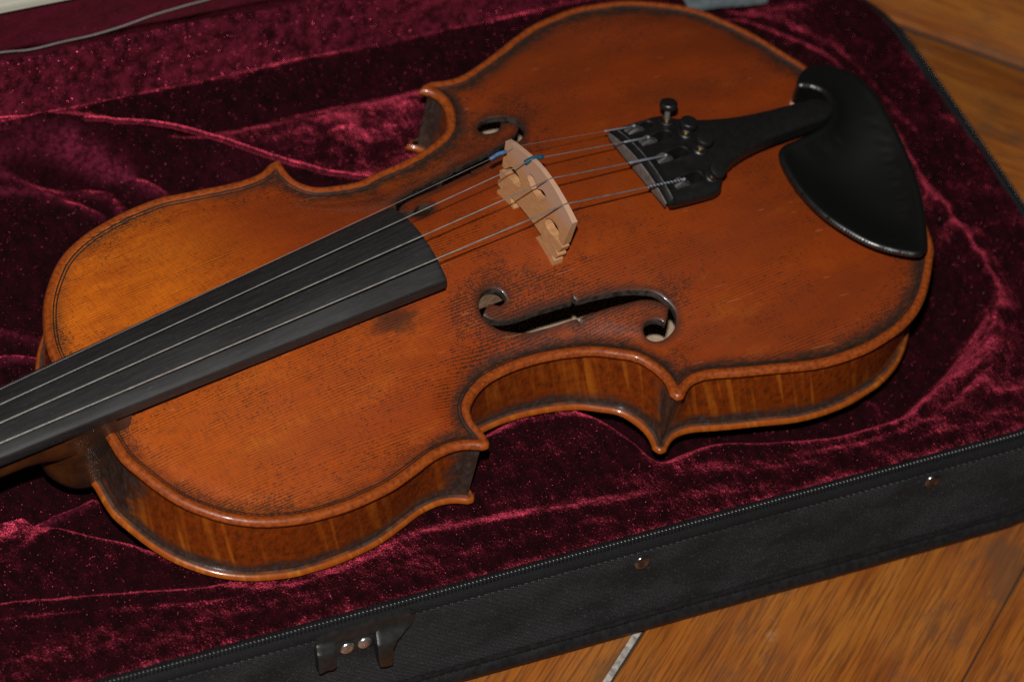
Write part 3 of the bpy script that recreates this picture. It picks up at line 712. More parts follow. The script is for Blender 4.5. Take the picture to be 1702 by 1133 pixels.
# ---- bridge: pierced maple, thinner towards the crown
def tz(y): return float(top_z(np.array([195.]), np.array([y]))[0])
crown = [(21.4, 41.2), (18, 42.9), (13, 44.6), (8, 46.1), (3, 47.3), (-2, 47.9), (-7, 47.6), (-12, 46.8), (-17, 45.4), (-22, 43.6), (-26.4, 41.7)]
near_leg = [(-24.6, 27.2), (-22.6, 27.2), (-21.0, 28.6), (-20.7, 30.8), (-19.2, 32.1), (-16.8, 32.5), (-14, 32.0), (-12.3, 30.5), (-11.6, 28.2), (-12.4, 26.4), (-14.5, 25.6), (-18, 25.6), (-21.2, 26.2), (-23.9, 26.1), (-24.4, 25.2), (-23.7, 22.4), (-22.9, 21.7), (-21.4, 21.5), (-21.5, 20.9), (-23.2, 20.4), (-23.5, 19.6), (-22.9, 17.7), (-21.2, 17.4), (-20.2, 17.0), (-20.6, 16.3), (-22.3, 15.5), (-22.4, tz(-22.4)), (-18, tz(-18)), (-13, tz(-13)), (-9, tz(-9)), (-9.3, 16.2), (-11.5, 17.4), (-12.8, 18.6), (-11.5, 19.8), (-7, 20.3), (0, 20.6)]
far_leg = [(6, 20.3), (9.4, 19.8), (10.6, 18.6), (9.4, 17.4), (7.2, 16.3), (7.0, tz(7)), (11, tz(11)), (15, tz(15)), (19, tz(19)), (18.9, 15.4), (17.2, 16.2), (16.7, 17), (17.6, 17.5), (19.4, 17.8), (20, 19.6), (19.7, 20.5), (18.0, 21), (17.9, 21.6), (19.2, 21.8), (19.9, 22.6), (20.4, 25.2), (19.8, 26.2), (17, 26.5), (13.4, 27.2), (10.7, 27.2), (7.8, 27.9), (6.8, 29.5), (7.4, 31.6), (9.1, 33.0), (11.4, 33.4), (13.9, 33.3), (16, 31.8), (16.8, 29.6), (18.2, 28.2), (19.8, 28.4)]
BO = ccw(np.array([(21.4, 41.2)] + crown[1:] + near_leg + far_leg))
heart = ccw(spline([(4.4, 38.8), (2.6, 40.4), (.6, 40.4), (-1.0, 39.2), (-2.4, 38.0), (-3.4, 38.1), (-5.0, 39.4), (-6.9, 39.8), (-8.6, 38.9), (-8.9, 37.3), (-7.0, 35.2), (-3.2, 33.9), (.6, 34.9), (3.6, 36.8)], .8, True))
BP, BF = tri([BO, heart])
def bx_back(z): return 193.0 + 4.4 - 2.4 * np.clip((z - 15) / 33, 0, 1)
bv = np.vstack([np.c_[np.full(len(BP), 193.0), BP], np.c_[bx_back(BP[:, 1]), BP]]); nb = len(BP)
bf = [tuple(q) for q in BF[:, ::-1]] + [tuple(int(i) + nb for i in q) for q in BF]
br = MB(); br.add(bv, bf)
for L in (BO, heart):
    A = np.c_[np.full(len(L), 193.0), L]; B = np.c_[bx_back(L[:, 1]), L]; br.grid(np.array([A, B]), closed_v=True)
br_o = br.build("bridge", M_BRIDGE, violin, smooth=False)
bv_ = br_o.modifiers.new("edge", 'BEVEL'); bv_.width = .00022; bv_.segments = 2; bv_.limit_method = 'ANGLE'; bv_.angle_limit = .9

# ---- strings, their wraps and the two tubes at the bridge
BR = [(194.6, 15.8, 43.0), (194.6, 5.3, 46.0), (194.6, -7.4, 47.6), (194.6, -18.9, 44.6)]
NUT_Y = [8.3, 2.8, -2.8, -8.3]
TAIL = [(256.0, 18.2, 26.0), (256.4, 9.2, 28.0), (257.2, -2.2, 28.4), (257.8, -15.0, 26.8)]
RAD = [.11, .22, .27, .31]
WRAP0 = [240.5, 243.5, 237.0, 238.5]
for i in range(4):
    b_ = np.array(BR[i]); nz = board_c(-133) - (42 - math.sqrt(42 ** 2 - NUT_Y[i] ** 2)) + .9; nt = np.array((-134., NUT_Y[i], nz)); tl = np.array(TAIL[i])
    path = [nt + (b_ - nt) * t for t in np.linspace(0, 1, 14)[:-1]] + [b_ + np.array((0, 0, RAD[i] * .4))] + [b_ + (tl - b_) * t for t in np.linspace(0, 1, 8)[1:]]
    s_ = MB(); s_.tube(path, RAD[i], 8)
    so = s_.build("string", M_STEEL if i < 2 else M_STEELD, violin, smooth=True)
    w0 = b_ + (tl - b_) * (WRAP0[i] - b_[0]) / (tl[0] - b_[0]); w_ = MB()
    if i < 3:
        w_.tube([w0 + (tl - w0) * t for t in (0, .02, .98, 1)], [RAD[i] * .7, RAD[i] + .26, RAD[i] + .26, RAD[i] * .8], 8); w_.build("string_winding", M_SILK, so, smooth=True)
    else:
        D = tl - w0; L_ = np.linalg.norm(D); D /= L_; A = np.cross(D, (0, 0, 1)); A /= np.linalg.norm(A); B = np.cross(D, A)
        for ph, mt in ((0, M_SILK), (PI, M_SILKB)):
            h_ = MB(); tt = np.linspace(0, L_, 150); h_.tube([w0 + D * t + .33 * (math.cos(t * 3.2 + ph) * A + math.sin(t * 3.2 + ph) * B) for t in tt], .33, 6); h_.build("string_winding", mt, so, smooth=True)
    if i < 2:
        t0 = MB(); bend = .5
        if i == 0: xa, xb, mt, rr = 181.6, 189.0, M_BLUE, .80
        else: xa, xb, mt, rr = 190.7, 199.3, M_TEAL, .98
        pp = []
        for t in np.linspace(0, 1, 11):
            x = xa + (xb - xa) * t
            q = nt + (b_ - nt) * ((x - nt[0]) / (b_[0] - nt[0])) if x <= b_[0] else b_ + (tl - b_) * ((x - b_[0]) / (tl[0] - b_[0]))
            pp.append(q + np.array((0, 0, (.75 * math.sin(PI * t) if i == 0 else .55 * math.sin(PI * t) + .15))))
        t0.tube(pp, rr, 14); t0.build("string_sleeve", mt, so, smooth=60)

# ---- tailpiece with four fine tuners
def tp_c(x): return 28.2 - .085 * (x - 247)            # crown line
TPX = [246.2, 250, 262, 270, 273.5, 276, 280, 286, 294, 304, 315, 328, 339, 343.5, 346.4]
TPW = [21.6, 21.9, 22.5, 22.6, 21.8, 18.6, 15.2, 12.0, 9.6, 7.8, 6.8, 6.2, 5.6, 4.2, 1.2]
tpo = np.vstack([np.c_[TPX, -np.array(TPW)], np.c_[TPX, TPW][::-1]])
near_ = spline(np.c_[TPX[4:], -np.array(TPW[4:])], 1.2); near_ = np.vstack([np.c_[TPX[:4], -np.array(TPW[:4])], near_])
TPO = resample(ccw(np.vstack([near_, (near_ * [1, -1])[::-1]])), 1.2, True)
SL = [(18.0 - .3, 252.5, 266), (9.0, 253, 268.5), (-2.0, 253.5, 269), (-14.6, 254, 268)]
slots = []
for y, xa, xb in SL:
    w = 2.3; a = [(xa, y - w), (xb - w, y - w)] + [(xb - w + w * math.cos(t), y + w * math.sin(t)) for t in np.linspace(-PI / 2, PI / 2, 9)[1:-1]] + [(xb - w, y + w), (xa, y + w)]
    slots.append(ccw(resample(np.array(a), .8, True)))
gx, gy = np.meshgrid(np.arange(246, 342, 1.7), np.arange(-23, 24, 1.7)); g = np.stack([gx.ravel(), gy.ravel()], 1)
g = g[inside(g, TPO)]; g = g[seg_dist(g, TPO) > .9]
for s_ in slots: g = g[~inside(g, s_)]; g = g[seg_dist(g, s_) > .7]
TP, TF = tri([TPO] + slots, np.vstack([g, inset(TPO, .35, 1.2), inset(TPO, .9, 1.4)] + [inset(s_, -.45, .8) for s_ in slots]))
dtp = seg_dist(TP, TPO); dsl = np.min([seg_dist(TP, s_) for s_ in slots], 0)
def tp_top(x, y, d): return tp_c(x) - y * y / (2 * 58) * np.clip(1 - (x - 275) / 90, .4, 1) - y * y / (2 * 9) * .55 * sstep(285, 320, x) * .5 - 1.1 * (1 - np.sqrt(np.clip(1 - (1 - np.clip(d / 1.1, 0, 1)) ** 2, 0, 1))) * sstep(246.5, 249, x)
ztp = tp_top(TP[:, 0], TP[:, 1], dtp)
ztp += .75 * np.exp(-((dsl - .6) / .55) ** 2) * sstep(260, 264, TP[:, 0]) - .35 * (1 - sstep(0, .3, dsl))
ztp += .8 * np.exp(-((TP[:, 0] - 249.4) / .7) ** 2)    # saddle ridge
pt = [(np.c_[TP, ztp], TF, M_PLAST, None)]
zo = tp_top(TPO[:, 0], TPO[:, 1], np.zeros(len(TPO))); thick = np.where(TPO[:, 0] < 280, 5.2, 5.2 + 0 * TPO[:, 0])
bot = lambda z, x: np.minimum(z - 3.5, 20.4 - .085 * (x - 247)) * sstep(300, 270, x) + (z - 5.2) * sstep(270, 300, x)
w_ = MB(); inn = TPO + 0; inn = TPO - (TPO - [285, 0]) * .03
isf = TPO[:, 0] < 247.0
w_.grid(np.array([np.c_[TPO, zo], np.c_[TPO + np.where(isf, 1.6, 0)[:, None] * [1, 0], zo * .5 + bot(zo, TPO[:, 0]) * .5], np.c_[inn + np.where(isf, 2.2, 0)[:, None] * [1, 0], bot(zo, TPO[:, 0])]]), closed_v=True, flip=True)
pt.append((w_.v, w_.f, M_PLAST, None))
bp, bf_ = tri([inn + np.where(isf, 2.2, 0)[:, None] * [1, 0]]); bz = np.array([bot(zo, TPO[:, 0])[int(np.argmin(((inn - p) ** 2).sum(1)))] for p in bp])
pt.append((np.c_[bp, bz], bf_[:, ::-1], M_PLAST, None))
for s_ in slots:
    zt = tp_top(s_[:, 0], s_[:, 1], np.full(len(s_), 9.)) - .35; w_ = MB(); w_.grid(np.array([np.c_[s_, zt], np.c_[s_, zt - 5]]), closed_v=True); pt.append((w_.v, w_.f, M_PLAST, None))
tailpiece = mk_multi("tailpiece", pt, violin, smooth=32)
# worn front face
ff = MB(); yy = np.linspace(-20.9, 20.9, 22); zf = tp_top(np.full(22, 250.), yy, np.full(22, 9.))
ff.grid(np.array([np.c_[np.full(22, 246.0), yy, zf - .5], np.c_[np.full(22, 246.3), yy, zf * .5 + 10.1], np.c_[np.full(22, 246.9), yy * .96, np.full(22, 20.5)]]), flip=True)
ff.grid(np.array([np.c_[np.full(22, 246.6), yy, zf - .5], np.c_[np.full(22, 246.0), yy, zf - .5]]), flip=True)
ff.build("tailpiece_front", M_PFRONT, tailpiece)
sd = MB(); yy = np.linspace(-20.6, 20.6, 24); sd.tube([(249.4, y, float(tp_top(np.array([250.]), np.array([y]), np.array([9.]))[0]) + .55) for y in yy], .38, 6); sd.build("string_saddle", M_LEVER, tailpiece)
SCREW = [((271.9, 16.2), 7.0), ((274.2, 6.2), 4.6), ((274.6, -3.4), 5.2), ((272.4, -16.2), 4.2)]
for i in range(4):
    (sx, sy), hh = SCREW[i]; y = SL[i][0]; zb_ = float(tp_top(np.array([sx]), np.array([sy]), np.array([9.]))[0]); ax = np.array((.06, sy / 62, 1.)); ax /= np.linalg.norm(ax); c0 = np.array((sx, sy, zb_))
    lv = MB(); zc = float(tp_top(np.array([257.]), np.array([y]), np.array([9.]))[0])
    prof = [(251.5, -3.6), (252.5, -1.2), (254.5, .2), (256.3, .9), (257.6, .9), (259.5, -.6), (263, -3.4)]
    lv.grid(np.array([[(x, y + s * 1.75, zc + h) for x, h in prof] for s in (-1, -.35)])); lv.grid(np.array([[(x, y + s * 1.75, zc + h) for x, h in prof] for s in (.35, 1)]))
    for s, fl in ((-1, False), (-.35, True), (.35, False), (1, True)): lv.grid(np.array([[(x, y + s * 1.75, zc + h) for x, h in prof], [(x, y + s * 1.75, zc - 4.2) for x, h in prof]]), flip=fl)
    lv.build("tuner_lever", M_LEVER, tailpiece, smooth=40)
    be = MB(); T_ = np.array(TAIL[i]); be.lathe([(0, -.75), (.55, -.6), (.8, 0), (.55, .6), (0, .75)], T_ + [.5, 0, .1], (1, 0, 0), 10); be.build("string_ball", M_SILK, tailpiece, smooth=True)
    bs = MB(); bs.lathe([(3.5, -.5), (3.4, .5), (2.9, 1.0), (1.7, 1.1), (1.6, .3)], c0, ax, 20); bs.build("screw_socket", M_PLAST, tailpiece)
    sh = MB(); sh.lathe([(1.25, .3), (1.25, hh)], c0, ax, 12); sh.build("screw_shaft", M_LEVER, tailpiece)
    cl_ = MB(); cl_.lathe([(1.7, .4), (1.7, 1.5), (1.3, 1.6)], c0, ax, 12); cl_.build("screw_collar", M_BRASS, tailpiece)
    hd = MB(); nn_ = 44; rk = [(0, -.1), (3.0, -.1), (3.7, .25), (3.7, 1.9), (3.3, 2.4), (2.2, 2.6), (0, 2.4)]
    hd.lathe(rk, c0 + ax * hh, ax, nn_)
    P = np.array(hd.v); q = P - (c0 + ax * hh); hgt = q @ ax; rad = q - hgt[:, None] * ax; rl = np.linalg.norm(rad, axis=1); kk = np.arange(len(P)) % nn_
    P += np.where((rl > 3.5) & (kk % 2 == 0), -.05, 0.)[:, None] * rad
    hd.v = [tuple(p) for p in P]; hd.build("tuner_screw", M_PLAST, tailpiece, smooth=28)
tg = MB()
for s in (-1, 1): tg.tube([(336, s * 3, 19), (345, s * 3, 15), (362, s * 3.4, 6), (370, s * 3, 0)], 1.0, 8)
tg.build("tailgut", M_SILKB, violin)

# ---- chin rest
CR = [(341.4, 17.0), (346.5, 22.0), (352.8, 24.4), (359.3, 22.2), (364.5, 18.2), (368.7, 10.6), (369.6, -2), (367.6, -13.3), (363.0, -32.8), (354.3, -54.8), (343.5, -73.5), (338.6, -79.0), (333.4, -79.5), (322.9, -71.8), (315.4, -62.4), (308.8, -47.4), (307.2, -30), (309.6, -14.5), (314.5, -9.4), (322, -8.8), (330, -8.0), (338.5, -6.4), (345.6, -1.4), (348.7, 5.0), (348.6, 10.5), (345.5, 14.2)]
CRO = ccw(spline(CR, 1.2, True, smooth=2))
gx, gy = np.meshgrid(np.arange(305, 372, 1.5), np.arange(-82, 28, 1.5)); g = np.stack([gx.ravel(), gy.ravel()], 1); g = g[inside(g, CRO)]; g = g[seg_dist(g, CRO) > 6.6]
CP, CF = tri([CRO], np.vstack([g] + [inset(CRO, d, 1.4) for d in (.3, .8, 1.5, 2.2, 3.0, 3.8, 4.8, 5.8)]))
dc = seg_dist(CP, CRO)
def cr_rim(x, y): return 15.8 + 1.6 * np.exp(-((y + 2) / 24.) ** 2) - 1.6 * sstep(-45, -80, y)
dish = np.clip(1 - ((CP[:, 0] - 336) / 36.) ** 2 - ((CP[:, 1] + 34) / 47.) ** 2, 0, 1)
dcs = np.where(dc > 8, 8 + 14 * np.tanh((dc - 8) / 14), dc)
zc_ = cr_rim(CP[:, 0], CP[:, 1]) - 1.5 * (1 - np.sqrt(np.clip(1 - (1 - np.clip(dc / 1.5, 0, 1)) ** 2, 0, 1))) - 10.0 * sstep(1.6, 19, dc) * sstep(16, -2, CP[:, 1])
_e = np.vstack([CF[:, [0, 1]], CF[:, [1, 2]], CF[:, [2, 0]]]); _e = np.vstack([_e, _e[:, ::-1]])
for _ in range(70):
    acc = np.zeros(len(CP)); cnt = np.zeros(len(CP)); np.add.at(acc, _e[:, 0], zc_[_e[:, 1]]); np.add.at(cnt, _e[:, 0], 1)
    zc_ = np.where(dc > 3.2, .4 * zc_ + .6 * acc / np.maximum(cnt, 1), zc_)
kc = len(CRO); Tc = np.roll(CRO, -1, 0) - np.roll(CRO, 1, 0); Tc /= np.linalg.norm(Tc, axis=1)[:, None]; Nc = np.stack([-Tc[:, 1], Tc[:, 0]], 1)
rz = cr_rim(CRO[:, 0], CRO[:, 1]) - 1.5
lobe = sstep(6, 10, CRO[:, 1])
low = rz - 2.1 - 0 * lobe; tzc = np.array([float(top_z(np.array([min(p[0], 366.)]), np.array([p[1]]))[0]) for p in CRO])
low2 = rz - 4.0; low = low * (1 - lobe) + (tzc + 5) * lobe; low2 = low2 * (1 - lobe) + (tzc + 2.2) * lobe
w_ = MB(); w_.grid(np.array([np.c_[CRO, rz], np.c_[CRO + Nc * .4, rz - 1.2], np.c_[CRO + Nc * (2.6 - 2.4 * lobe[:, None]), low], np.c_[CRO + Nc * (7 - 6.4 * lobe[:, None]), low2]]), closed_v=True, flip=True)
lb = CRO + Nc * (7 - 6.4 * lobe[:, None]); kk = inside(CP, lb)
chin = mk_multi("chin_rest", [(np.c_[CP, zc_], CF, M_CHIN, None), (w_.v, w_.f, M_CHIN, None)], violin, smooth=50)
ck = MB(); cl = CRO[CRO[:, 1] > 6.5]; cl = cl[np.argsort(np.arctan2(cl[:, 1] - 14, cl[:, 0] - 357))]; cz = np.array([float(top_z(np.array([min(p[0], 366.)]), np.array([p[1]]))[0]) for p in cl])
ck.grid(np.array([np.c_[cl, cz + 2.6], np.c_[cl, cz - .1]]), closed_v=True, flip=True); ck.build("cork_pad", M_CORK, chin)
ft = MB()                                               # cork strip and clamp foot under the long plate
for x0, y0 in ((352, -46), (346, -62)):
    ft.box((x0 - 4, y0, 1.2), 12, 11, 5)
ft.build("clamp_foot", M_CHIN, chin)
# ================================================================ VIOLIN CASE (u along, v across; local frame turned by -7.8 deg)
TH = math.radians(-7.8); E1 = np.array([math.cos(TH), math.sin(TH)]); E2 = np.array([-math.sin(TH), math.cos(TH)])
def uv(P): P = np.asarray(P, float)[:, :2]; return np.stack([P @ E1, P @ E2], 1)
case = empty("violin_case", (0, 0, Z0), TH, label="open black oblong violin case lined with crushed burgundy velvet", cat="violin case")
VN, UR, VF, UL = -97.0, 432.0, 175.0, -190.0
RC = 62.0
def umax(v):
    v = np.asarray(v, float); a = np.clip(VN + RC - v, 0, RC); b = np.clip(v - (VF - RC), 0, RC); w = np.maximum(a, b)
    bow = 3.0 * ((v - 40) / 130.) ** 2
    return UR - bow - (RC - np.sqrt(np.clip(RC * RC - w * w, 0, None)))

LIP = np.array([[208.8,-95.2],[222,-95.5],[236.6,-97],[258,-106.5],[283.9,-115.4],[312.6,-118.4],[342,-112.8],[368.3,-103.6],[389.6,-84.5],[396.7,-58.4],[401.1,-26.8],[406.8,20.4],[407.1,61.4],[391.4,84],[368,110],[340,124],[300,124],[260,112],[230,98],[214,92],[203,74],[192,74],
 [181.9,81.0],[167.7,91.2],[149.6,109.7],[132.3,129.4],[113.1,145.8],[77.4,163.0],[56.8,171.2],[20,182],[-60,194],[-240,216],[-240,20],[-75,-8],[-40.8,-11.2],[-26.9,-18.4],[-11.2,-32.0],[1.0,-42.4],[17.2,-62],[40,-74],[75,-78],[105,-72],[124,-70],[140,-58],[170,-52],[192,-58],[203,-78],[206,-90]])
LIPU = spline(uv(LIP), 3.0, True, smooth=1)
OUTU = uv(OUT)
def lines_at(P, polys):
    return np.min([seg_dist(P, uvp, False) for uvp in polys], 0)
CREASE = spline(np.array([[-120, -40], [-50, -52.5], [19, -67.3], [45, -69.5]]), 3)                       # padding block's foot
CREASE2 = spline(np.array([[-120, -46], [-50, -57], [19, -71], [60, -71.5], [92, -68.7], [127, -70.5], [169, -75.9], [205, -80]]), 3)
FOLDS = [(np.array([[20, 171], [31.4, 169.6], [48.9, 167.2], [78.1, 153.7], [88.8, 140.2], [91, 125]]), 4.3, 4.6), (np.array([[15, 166], [30.7, 165.3], [43.7, 158.1], [68, 146.3], [71, 133]]), 3.3, 3.5),
         (np.array([[10, 163], [27.9, 159.6], [41.3, 153.3], [62.3, 134]]), 4.3, 3.8), (np.array([[-30, 74], [-4, 73], [3.1, 71.9], [14, 67]]), 3.8, 3.5), (np.array([[-10, 92], [9.4, 82.6], [18, 76]]), 2.4, 3.2), (np.array([[-70, -30], [-38.5, -18.2], [-21, -10.1], [6, -4]]), 4.3, 2.9),
         (np.array([[340, -68], [360, -55], [376, -42], [392, -18], [398, 10]]), 2.5, 3.8), (np.array([[352, -80], [376, -62], [394, -36], [402, -6]]), 1.9, 3.5), (np.array([[396, 40], [401, 20], [404, -8], [400, -34]]), 1.9, 3.5), (np.array([[330, -51], [326, -64]]), 2.3, 2.9),
         (np.array([[366, -72], [384, -77], [404, -76], [420, -70]]), 1.5, 4.3), (np.array([[160, 108], [178, 109], [196, 113]]), 2.1, 4.6), (np.array([[170.4, 140], [164, 128], [160, 118]]), 1.5, 3.8), (np.array([[176, 138], [171, 126], [168, 116]]), 1.3, 3.2),
         (np.array([[330, -108], [300, -88], [262, -83], [215, -66]]) * [1, 1], 0.7, 3.5)]
def height(P):
    u, v = P[:, 0], P[:, 1]
    d = seg_dist(P, LIPU); ins = inside(P, LIPU); sd = np.where(ins, d, -d)
    z = np.full(len(P), -38.6)
    z += 4.8 * sstep(-66, -92, v) - 1.2 * sstep(-93, -97, v) * 0
    z += 5.0 * sstep(402, 426, u)
    z += -6.5 * np.exp(-((v - 156.5) / 7.0) ** 2) * sstep(30, 90, u) * sstep(420, 330, u) + 4.6 * sstep(160, 173.5, v)
    z += 2.0 * np.exp(-((v - 145) / 9.0) ** 2) * sstep(140, 260, u)
    ex = P[:, 0]                                             # straight far-left wall of the cavity drops more
    z -= 21.0 * sstep(0.5, 13, sd)
    z += 1.5 * np.exp(-((sd + .6) / 1.7) ** 2) + .9 * np.exp(-((sd - 3.6) / 1.6) ** 2) * sstep(250, 300, u)
    z += 1.2 * np.exp(-((sd + 7) / 3.0) ** 2) * sstep(235, 300, u)
    c1 = seg_dist(P, CREASE, False); c2 = seg_dist(P, CREASE2, False)
    z += 2.4 * np.exp(-(c1 / 3.0) ** 2) - 2.2 * np.exp(-(((c1 - 3.5)) / 2.0) ** 2) * (v < -40)
    z += 1.7 * np.exp(-(c2 / 3.4) ** 2)
    for pl, a, w in FOLDS:
        q = spline(pl, 3); dd = seg_dist(P, q, False); z += a * np.exp(-(dd / w) ** 2) - .45 * a * np.exp(-((dd - 2.4 * w) / w) ** 2)
    z += 2.6 * vnoise(u / 34 + 3, v / 21 + 9) * sstep(-20, 20, v) + .9 * vnoise(u / 21 + 7, v / 9 + 5) + .5 * vnoise(u / 8, v / 6)
    # the cloth lies under the violin
    dv = seg_dist(P, OUTU); iv = inside(P, OUTU)
    xy = np.stack([u * E1[0] + v * E2[0], u * E1[1] + v * E2[1]], 1)
    lim = np.where(iv, -38.1 - arch(xy[:, 0], xy[:, 1], 14.5) * sstep(3, 14, dv) - .4, -38.1 + np.clip(dv - 1, 0, 12) * 1.2)
    z = np.minimum(z, lim)
    hx = (u > -40) & (u < 8) & (np.abs(xy[:, 1]) < 17); z = np.where(hx, np.minimum(z, -41), z)
    z = np.where((xy[:, 0] < 10) & (np.abs(xy[:, 1]) < 20), np.minimum(z, -40), z)
    return z
nv, nu = 186, 420
vv = np.linspace(VN, VF - 1.5, nv); rows = []
tt = np.linspace(0, 1, nu)
P = np.stack([UL + (umax(vv)[:, None] - UL) * tt[None], np.repeat(vv[:, None], nu, 1)], 2).reshape(-1, 2)
zz = height(P)
def gauss(u0, v0, su, sv, rot=0.0):
    du, dv = P[:, 0] - u0, P[:, 1] - v0; c_, s_ = math.cos(rot), math.sin(rot)
    return np.exp(-(((du * c_ + dv * s_) / su) ** 2 + ((-du * s_ + dv * c_) / sv) ** 2))
dL = seg_dist(P, LIPU); iL = inside(P, LIPU); sdl = np.where(iL, dL, -dL); c2d = seg_dist(P, CREASE2, False); c1d = seg_dist(P, CREASE, False)
U_, V_ = P[:, 0], P[:, 1]
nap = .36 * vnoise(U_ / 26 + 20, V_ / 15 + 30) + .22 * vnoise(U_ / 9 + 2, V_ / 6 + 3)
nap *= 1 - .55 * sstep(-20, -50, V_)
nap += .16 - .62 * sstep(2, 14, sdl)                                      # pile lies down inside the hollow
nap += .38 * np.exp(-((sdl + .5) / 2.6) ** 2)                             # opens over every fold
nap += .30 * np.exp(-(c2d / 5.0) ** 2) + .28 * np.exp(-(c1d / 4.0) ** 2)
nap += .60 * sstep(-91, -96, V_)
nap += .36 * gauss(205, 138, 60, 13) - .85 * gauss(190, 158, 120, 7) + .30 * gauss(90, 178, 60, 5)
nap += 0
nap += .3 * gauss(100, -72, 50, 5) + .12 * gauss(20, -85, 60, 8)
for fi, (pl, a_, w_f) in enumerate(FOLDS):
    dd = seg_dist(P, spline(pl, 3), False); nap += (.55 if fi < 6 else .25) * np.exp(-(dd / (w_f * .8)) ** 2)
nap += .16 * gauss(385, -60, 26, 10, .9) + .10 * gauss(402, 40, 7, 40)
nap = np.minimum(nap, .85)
lum = .62 * gauss(112, 122, 13, 9, -.7) + .62 * gauss(60, 164, 17, 3.2, -.35) + .5 * gauss(85, 147, 13, 3.2, -.9) + .22 * gauss(200, 138, 60, 11)  # where bright sheen on patches and folds is painted in
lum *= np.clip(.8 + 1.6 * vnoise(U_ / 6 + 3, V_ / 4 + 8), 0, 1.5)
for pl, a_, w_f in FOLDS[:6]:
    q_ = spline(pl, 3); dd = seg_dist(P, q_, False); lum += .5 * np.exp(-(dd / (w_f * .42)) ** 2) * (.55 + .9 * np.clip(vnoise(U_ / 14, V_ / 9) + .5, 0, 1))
lin = MB(); lin.grid(np.c_[P, zz].reshape(nv, nu, 3), flip=True)
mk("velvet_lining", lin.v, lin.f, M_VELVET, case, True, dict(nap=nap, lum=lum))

pq = spline(uv(LIP[22:31]), 2.0, smooth=2)
pz = height(pq); 
for _ in range(6): pz[1:-1] = .5 * pz[1:-1] + .25 * (pz[:-2] + pz[2:])
pp_ = MB(); pp_.tube(np.c_[pq, np.clip(pz + 1.3, -36.6, -35.6)], 1.25, 12)
mk("lining_piping", pp_.v, pp_.f, M_PIPE, case, True, dict(nap=np.full(len(pp_.v), .75)))

# ---- rim path and everything swept along it
def rim_path(step):
    a = [(u, VN) for u in np.arange(UL, UR - RC - 3, step)]
    vs = VN + RC * (1 - np.cos(np.linspace(0, PI / 2, 26)[1:]))
    b = [(float(umax(v)), v) for v in vs]
    c_ = [(float(umax(v)), v) for v in np.arange(VN + RC + step, VF - RC, step)]
    vs = VF - RC + RC * np.sin(np.linspace(0, PI / 2, 26))
    d = [(float(umax(v)), v) for v in vs]
    e = [(u, VF) for u in np.arange(UR - RC - 4, UR - RC - 16, -step)]
    return resample(np.array(a + b + c_ + d + e), step)
RP = rim_path(3.0)
for _ in range(3): RP[1:-1] = .5 * RP[1:-1] + .25 * (RP[:-2] + RP[2:])
def normals(Q):
    T = np.gradient(Q, axis=0); T /= np.linalg.norm(T, axis=1)[:, None]; return np.stack([T[:, 1], -T[:, 0]], 1)
RN = normals(RP)
wob = .8 * np.array([vnoise(np.array([p[0] / 60 + 11]), np.array([p[1] / 60 + 17]))[0] for p in RP])
def sweep(prof, wobble=0.0):
    return np.array([np.c_[RP + RN * (o + wobble * wob)[:, None], np.full(len(RP), z) + .4 * wobble * wob] for o, z in prof])
def swept(name, prof, mat, wobble=0.0, smooth=40):
    b = MB(); b.grid(sweep(prof, wobble), flip=True); return b.build(name, mat, case, smooth=smooth)
swept("zipper_tape", [(-1.6, -35.4), (-.9, -33.6), (0, -33.0), (1.0, -32.9), (2.0, -33.2), (3.0, -33.9), (4.2, -35.0), (5.2, -36.3), (5.3, -37.2), (4.4, -38.2)], M_TAPE, 0)
swept("outer_shell", [(3.6, -38.0), (5.0, -37.6), (5.7, -37.7), (5.9, -38.4), (6.2, -40), (6.8, -45), (7.7, -52), (8.9, -60), (10.3, -68), (11.0, -71.2), (11.2, -72.4), (10.8, -73.6), (9.8, -74.4)], M_NYLON, 1)
swept("bottom_welt", [(9.4, -73.2), (11.0, -72.4), (12.1, -72.5), (12.5, -73.4), (11.7, -74.6), (11.6, -75.4), (12.8, -76.2), (13.8, -77.6), (14.2, -79.2), (13.9, -81), (12.8, -82.4), (11, -82.9), (4, -83.0)], M_WELT, .9)
# seam stitches just above the welt and zip coil
def along(path_off, step):
    Q = resample(RP + RN * path_off, step); return Q, normals(Q)
stc = MB(); Q, N_ = along(11.75, 3.1)
for q, n_ in zip(Q, N_):
    if q[0] < -120 or q[1] > 60: continue
    T = np.array([-n_[1], n_[0]]); a = math.atan2(T[1], T[0])
    R = np.array([[math.cos(a), -math.sin(a), 0], [math.sin(a), math.cos(a), 0], [0, 0, 1]])
    stc.box((q[0], q[1], -75.0), 2.0, .5, .4, R)
so = stc.build("seam_stitching", M_TAPE, case, smooth=False); so["kind"] = "stuff"
zt = MB()
for off, z, sl in ((1.35, -32.85, .55), (2.75, -33.6, -.55)):
    Q, N_ = along(off, 1.64)
    for i, (q, n_) in enumerate(zip(Q, N_)):
        if q[0] < -130: continue
        T = np.array([-n_[1], n_[0]]); q = q + (T * .82 if sl < 0 else 0)
        a = math.atan2(T[1], T[0]) + sl
        c_, s_ = math.cos(a), math.sin(a); p0 = np.array([q[0], q[1], z]); d = np.array([-s_, c_, .0]); e = np.array([c_, s_, 0.]); up = np.array([0, 0, 1.])
        pts = []
        for k, (h, r) in enumerate(((-.85, .3), (-.45, .46), (.45, .46), (.85, .3))):
            for ang in (PI, PI * .66, PI * .33, 0): pts.append(p0 + d * h + e * r * math.cos(ang) + up * r * math.sin(ang) * 1.1)
        f = [(k * 4 + j, k * 4 + j + 1, k * 4 + j + 5, k * 4 + j + 4) for k in range(3) for j in range(3)]
        zt.add(pts, f)
